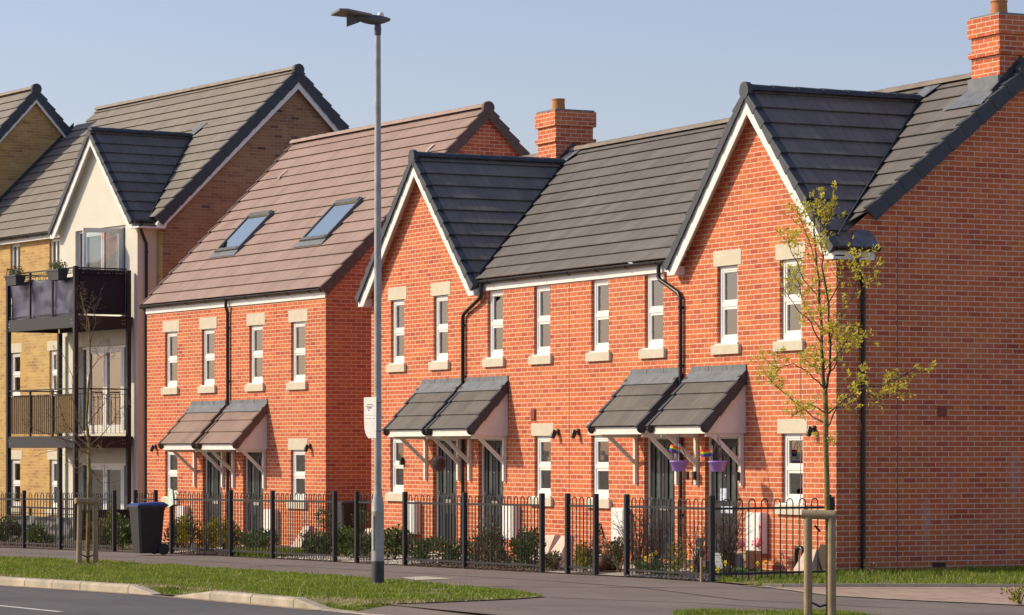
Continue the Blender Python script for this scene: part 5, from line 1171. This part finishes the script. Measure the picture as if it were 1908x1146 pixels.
def hoop(x,y,h,w,label):
    q = [(-w/2,0,0)]+[(w/2*-math.cos(t),0,h-w/2+w/2*math.sin(t)) for t in [math.pi*k/8 for k in range(9)]]+[(w/2,0,0)]
    o = MB().tube(q,.032,10).build('bent_pipe', M_GUT); o.location = (x,y,g(x)); return tag(o,label,'pipe','black bent pipes at the wall foot')
hoop(-14.35,-.22,.36,.20,'black upside-down U pipe at the wall foot just right of the lamp post'); hoop(-.62,-.22,.36,.19,'black upside-down U pipe below the meter box near the terrace corner')
o = MB().prism([(-.22,-.02,0),(.26,-.02,0),(.24,-.05,.40),(.02,-.05,.42)],(0,.05,0)).build('dark_board', plain('dark_plastic_board',(.06,.04,.03),.7)); o.location = (0.11,-.30,0); tag(o,'dark brown board leaning beside the stone slab at the terrace corner','board')
# planters + flamingos
def planter(x,y,w,d,h,m,label,rz=0):
    e = tag(empty('planter_box',(x,y,0),rz), label, 'planter'); b = MB(); t = .02
    b.box(-w/2,w/2,-d/2,-d/2+t,0,h).box(-w/2,w/2,d/2-t,d/2,0,h).box(-w/2,-w/2+t,-d/2+t,d/2-t,0,h).box(w/2-t,w/2,-d/2+t,d/2-t,0,h); b.build('box', m, e)
    MB().box(-w/2+t,w/2-t,-d/2+t,d/2-t,0,h-.04).build('compost', M_SOIL, e)
    MB().box(-w/2-.006,w/2+.006,-d/2-.008,-d/2,h*.48,h*.52).box(-w/2-.012,w/2+.012,-d/2-.012,-d/2,h-.03,h).build('trim', m, e); return e
planter(-1.99,-.55,.62,.30,.24,plain('grey_painted_wood',(.28,.31,.33),.7,var=.1,scale=8),'pale grey wooden planter box in front of the right hand meter box',R_(2))
planter(-1.75,-.42,.34,.30,.28,plain('tan_planter',(.42,.27,.17),.8,var=.12,scale=8),'tan planter box right of the grey one below the pink flamingos',R_(5))
M_PINK = plain('pink_plastic',(.85,.30,.36),.45,var=.12,scale=14)
def flamingo(x,y,z,s,label,turn):
    e = tag(empty('flamingo_ornament',(x,y,z),turn), label, 'garden ornament', 'pink flamingo ornaments'); b = MB()
    b.lathe2((0,0,.20*s),.11*s,14,9,.75,1.25,.85); b.build('body', M_PINK, e)
    MB().tube([(0,-.10*s,.22*s),(0,-.17*s,.30*s),(0,-.15*s,.42*s),(0,-.10*s,.52*s),(0,-.13*s,.60*s),(0,-.19*s,.60*s),(0,-.22*s,.55*s)],[.03*s,.022*s,.017*s,.016*s,.02*s,.024*s,.012*s],8).build('neck', M_PINK, e)
    MB().tube([(0,-.22*s,.55*s),(0,-.225*s,.50*s)],[.012*s,.005*s],6).build('beak', M_GUT, e)
    t = MB(); rnd = random.Random(2)
    for _ in range(46): v = Vector((rnd.gauss(0,.6),rnd.gauss(.2,.7),rnd.gauss(.1,.6))).normalized(); leaf(t, Vector((0,.02,.19*s))+Vector((v.x*.08,v.y*.13,v.z*.09))*s, v, .06*s, .03*s, rnd)
    t.build('feathers', M_PINK, e)
    MB().tube([(.03*s,0,.14*s),(.03*s,0,-.02)],.006,5).tube([(-.03*s,0,.14*s),(-.03*s,0,-.02)],.006,5).build('legs', M_CHROME, e); return e
flamingo(-1.87,-.45,.24,.68,'left pink flamingo ornament behind the pale grey planter',R_(20)); flamingo(-1.48,-.40,.26,.70,'right pink flamingo ornament standing over the tan planter',R_(75))
# round pot, brown barrel, gnome-like stone figure, pegs
o = MB().lathe((0,0,0),[(0,0),(.12,0),(.17,.08),(.18,.16),(.16,.22),(.165,.24),(.14,.24),(.13,.2),(0,.19)],20).build('glazed_pot', plain('brown_glaze',(.10,.045,.025),.3,var=.3,scale=8)); o.location = (-2.46,-2.35,0); tag(o,'round brown glazed pot right of the conifer cone','plant pot')
e = tag(empty('garden_figure',(-2.57,-.75,.12)), 'small pale stone garden figure with a grey hat by the corner post', 'garden ornament')
MB().lathe((0,0,0),[(0,0),(.085,0),(.09,.06),(.075,.16),(.05,.2),(0,.21)],14).build('body', plain('pale_stone',(.55,.5,.42),.9), e); MB().lathe2((0,0,.25),.055,12,8,1,1,1).build('head', bpy.data.materials['pale_stone'], e); MB().lathe((0,0,.27),[(.065,0),(.06,.03),(.03,.06),(0,.065)],12).build('hat', M_LEAD, e)
o = MB().tube([(0,0,-.05),(0,0,.32)],.022,10).build('timber_peg', M_STAKE); o.location = (1.42,-3.02,0); tag(o,'short orange-brown timber peg standing against the corner railing post','peg')
e = tag(empty('low_wall',(-2.57,-.75,0)), 'low brown timber edging box carrying the garden figure', 'edging'); MB().box(-.35,.35,-.1,.1,0,.12).build('board', plain('brown_timber',(.11,.06,.045),.85), e)
e = tag(empty('brown_post',(-0.78,-1.3,0)), 'short dark brown square post left of the pale grey planter', 'post'); MB().bbox(-.07,.07,-.07,.07,0,.30,.01).build('post', bpy.data.materials['brown_timber'], e)
# hanging baskets, flags, heather ball
M_PURP = plain('lilac_plastic',(.36,.20,.62),.45,var=.05,scale=5)
def basket(x,y,z,hang,label):
    e = tag(empty('hanging_basket',(x,y,z)), label, 'hanging basket', 'purple hanging baskets')
    MB().lathe((0,0,0),[(0,0),(.085,0),(.095,.01),(.128,.13),(.142,.135),(.145,.155),(.135,.16),(.125,.14),(.11,.10),(0,.09)],22).build('bowl', M_PURP, e)
    c = MB()
    for k in range(3): a = 2*math.pi*k/3+.6; c.tube([(.135*math.cos(a),.135*math.sin(a),.15),(0,0,hang)],.0045,5)
    c.tube([(0,0,hang),(.012,0,hang+.03),(0,0,hang+.055)],.005,5); c.build('hanger', plain('purple_cord',(.16,.07,.14),.7), e); return e
basket(-3.28,-.69,1.43,.50,'left purple hanging basket with a rainbow flag, hung under the hooded doors')
basket(-2.29,-.60,1.43,.50,'right purple hanging basket with a rainbow flag, hung before the rightmost door')
RB = [(.75,.02,.03),(.90,.25,.02),(.90,.70,.03),(.03,.35,.08),(.03,.08,.50),(.25,.03,.35)]
m,t,b = mat('rainbow_cloth'); s = N(t,'ShaderNodeSeparateXYZ'); L(t, objco(t), s.inputs[0])
L(t, ramp(t, math_(t,'DIVIDE', s.outputs[2], .105), [(k/6,RB[5-k]) for k in range(6)], 'CONSTANT'), b.inputs['Base Color']); b.inputs['Roughness'].default_value = .8
def flag(x,y,z,label,tilt):
    e = tag(empty('rainbow_flag',(x,y,z),R_(62)), label, 'flag', 'small rainbow flags')
    MB().tube([(0,0,-.16),(0,0,.16)],.004,5).build('stick', M_WHITEM, e)
    V = []; nx = 12
    for i in range(nx+1):
        u = i/nx
        for zz in (0,.02,.05,.08,.11,.13): V.append((-.165*u,.022*math.sin(u*7),zz*.8))
    o = MB().add(V,[(i*6+k,(i+1)*6+k,(i+1)*6+k+1,i*6+k+1) for i in range(nx) for k in range(5)],True).build('cloth', m, e); o.rotation_euler = (0,tilt,0)
flag(-3.24,-.72,1.68,'small rainbow flag stuck in the left purple basket',R_(22)); flag(-2.45,-.60,1.66,'small rainbow flag stuck in the right purple basket',R_(-6))
e = tag(empty('heather_ball',(-11.72,-.70,1.52)), 'round purple heather ball hanging under the leftmost hooded terrace door', 'hanging plant'); mb = MB(); rnd = random.Random(6)
mb2 = MB().lathe2((0,0,0),.115,18,12,1,1,1)
for _ in range(1500): v = Vector((rnd.gauss(0,1),rnd.gauss(0,1),rnd.gauss(0,1))).normalized(); leaf(mb, v*rnd.uniform(.105,.135), v+Vector((rnd.gauss(0,.5),rnd.gauss(0,.5),rnd.gauss(0,.5))), .022, .012, rnd)
mb.build('heather', leafmat('heather_sprigs',(.12,.07,.08),(.24,.12,.15),(.36,.20,.25)), e); mb2.build('core', M_SOIL, e); MB().tube([(0,0,.12),(0,0,.49)],.003,4).build('cord', M_GUT, e)
for x,lab in ((-4.10,'small black box on the bracket left of the left purple basket'),(-3.88,'small black key safe on the bracket between the two right hand doors'),(-2.60,'small black lamp on the bracket beside the rightmost door')):
    o = MB().bbox(-.035,.035,-.05,0,-.065,.065,.006).build('wall_box', M_GUT); o.location = (x,-.058,1.36); tag(o,lab,'wall box')
# balcony flower troughs
def trough(lx,ly,z,label,seed,m):
    w_ = AW(lx,ly); e = tag(empty('flower_trough',(w_[0],w_[1],z),R_(6.9)), label, 'flower trough', 'flower troughs on the top balcony rail')
    b = MB(); b.add([(-.26,-.10,0),(.26,-.10,0),(.26,.10,0),(-.26,.10,0),(-.31,-.13,.22),(.31,-.13,.22),(.31,.13,.22),(-.31,.13,.22)],[(0,3,2,1),(0,1,5,4),(1,2,6,5),(2,3,7,6),(3,0,4,7)]); b.box(-.325,.325,-.145,.145,.205,.24)
    b.build('trough', plain('charcoal_planter_plastic',(.05,.055,.06),.55) if 'charcoal_planter_plastic' not in bpy.data.materials else bpy.data.materials['charcoal_planter_plastic'], e)
    rnd = random.Random(seed); f = MB(); fl = MB()
    for _ in range(260): p = Vector((rnd.uniform(-.30,.30),rnd.uniform(-.12,.12),.24)); d = Vector((rnd.gauss(0,.6),rnd.gauss(0,.6),1)); leaf(f, p+Vector((0,0,rnd.uniform(0,.14))), d, .055, .022, rnd)
    for _ in range(70): p = Vector((rnd.uniform(-.31,.31),rnd.uniform(-.13,.10),.28+rnd.uniform(0,.16))); leaf(fl, p, Vector((rnd.gauss(0,1),rnd.gauss(0,1),rnd.gauss(0,1))), .045, .04, rnd)
    f.build('foliage', M_SHRUB, e); fl.build('flowers', m, e)
trough(-3.45,-2.09,5.62,'charcoal flower trough with reddish flowers, left one on the top balcony rail',1,leafmat('red_pansies',(.35,.06,.06),(.45,.12,.08),(.5,.3,.1)))
trough(-1.15,-2.09,5.64,'charcoal flower trough with dark purple and yellow flowers, right one on the top balcony rail',2,leafmat('mixed_pansies',(.06,.02,.05),(.30,.20,.03),(.2,.15,.08)))
# loose ground cover
def scatter(name, poly, n, r0, r1, m, seed, label, cat, kind='stuff', flat=.5):
    rnd = random.Random(seed); mb = MB(); xs = [p[0] for p in poly]; ys = [p[1] for p in poly]; k = 0
    while k < n:
        x = rnd.uniform(min(xs),max(xs)); y = rnd.uniform(min(ys),max(ys))
        if not inside((x,y),poly): continue
        r = rnd.uniform(r0,r1); z = g(x)+r*flat*.4+.004; rot = rnd.uniform(0,6.28); c,s = math.cos(rot),math.sin(rot); P = []
        for (a,b_,cc) in ((1,0,0),(0,1,0),(-1,0,0),(0,-1,0),(0,0,flat),(0,0,-flat)):
            a *= rnd.uniform(.8,1.3); b_ *= rnd.uniform(.6,1.0); P.append((x+r*(a*c-b_*s),y+r*(a*s+b_*c),z+r*cc*rnd.uniform(.7,1.2)))
        mb.add(P,[(0,1,4),(1,2,4),(2,3,4),(3,0,4),(1,0,5),(2,1,5),(3,2,5),(0,3,5)]); k += 1
    return tag(mb.build(name, m), label, cat, kind=kind)
M_PEB = leafmat('pebble_tones',(.40,.34,.26),(.55,.49,.40),(.66,.60,.52),0.0)
M_CHIP = leafmat('bark_chip_tones',(.05,.025,.018),(.10,.05,.035),(.17,.10,.07),0.0)
M_LIT = leafmat('leaf_litter_tones',(.08,.05,.03),(.15,.10,.06),(.20,.15,.08),0.0)
scatter('pebbles', [(-11.45,fy(-11.4)+.02),(-9.3,fy(-9.3)+.02),(-9.5,-2.9),(-11.9,-2.8)], 900,.02,.045,M_PEB,1,'pale cream pebbles behind the railing left of the lamp post','pebbles')
scatter('pebbles', [(-8.4,fy(-8.4)+.05),(-7.0,fy(-7)+.05),(-7.6,-2.4),(-9.2,-2.4)], 500,.02,.04,M_PEB,2,'pale cream pebbles behind and right of the lamp post','pebbles')
scatter('bark_mulch', [(-9.0,-8.1),(-8.2,-8.9),(-7.3,-9.1),(-6.9,-8.7),(-7.6,-8.2),(-8.6,-7.75),(-9.8,-7.5),(-10.2,-7.8)], 1300,.015,.04,M_CHIP,3,'dark bark mulch in the bare patch around the sapling','mulch')
scatter('leaf_litter', [(-6.8,fy(-6.8)-.02),(-2.9,fy(-2.9)-.02),(-2.9,-2.5),(-6.9,-2.6)], 900,.015,.035,M_LIT,4,'brown leaf litter under the shrubs behind the two panel railing','leaf litter')
scatter('leaf_litter', [(-15.5,fy(-15.5)-.02),(-13.1,fy(-13.1)-.02),(-13.1,-3.0),(-15.5,-3.2)], 500,.015,.035,M_LIT,5,'brown litter below the golden shrubs of the brown roofed pair','leaf litter')
scatter('leaf_litter', [(-.5,fy(-.5)-.04),(1.45,fy(1.45)-.04),(1.4,-2.4),(-.6,-2.5)], 600,.015,.04,leafmat('slate_chip_tones',(.05,.05,.055),(.12,.11,.11),(.2,.17,.15),0.0),6,'dark slate chips at the foot of the railing by the corner post','slate chips')
scatter('bark_mulch', [(9.6,-6.95),(10.5,-6.9),(10.7,-6.3),(10.1,-6.1),(9.6,-6.3)], 500,.012,.03,M_CHIP,7,'dark bark chips around the foot of the leafing tree','mulch')
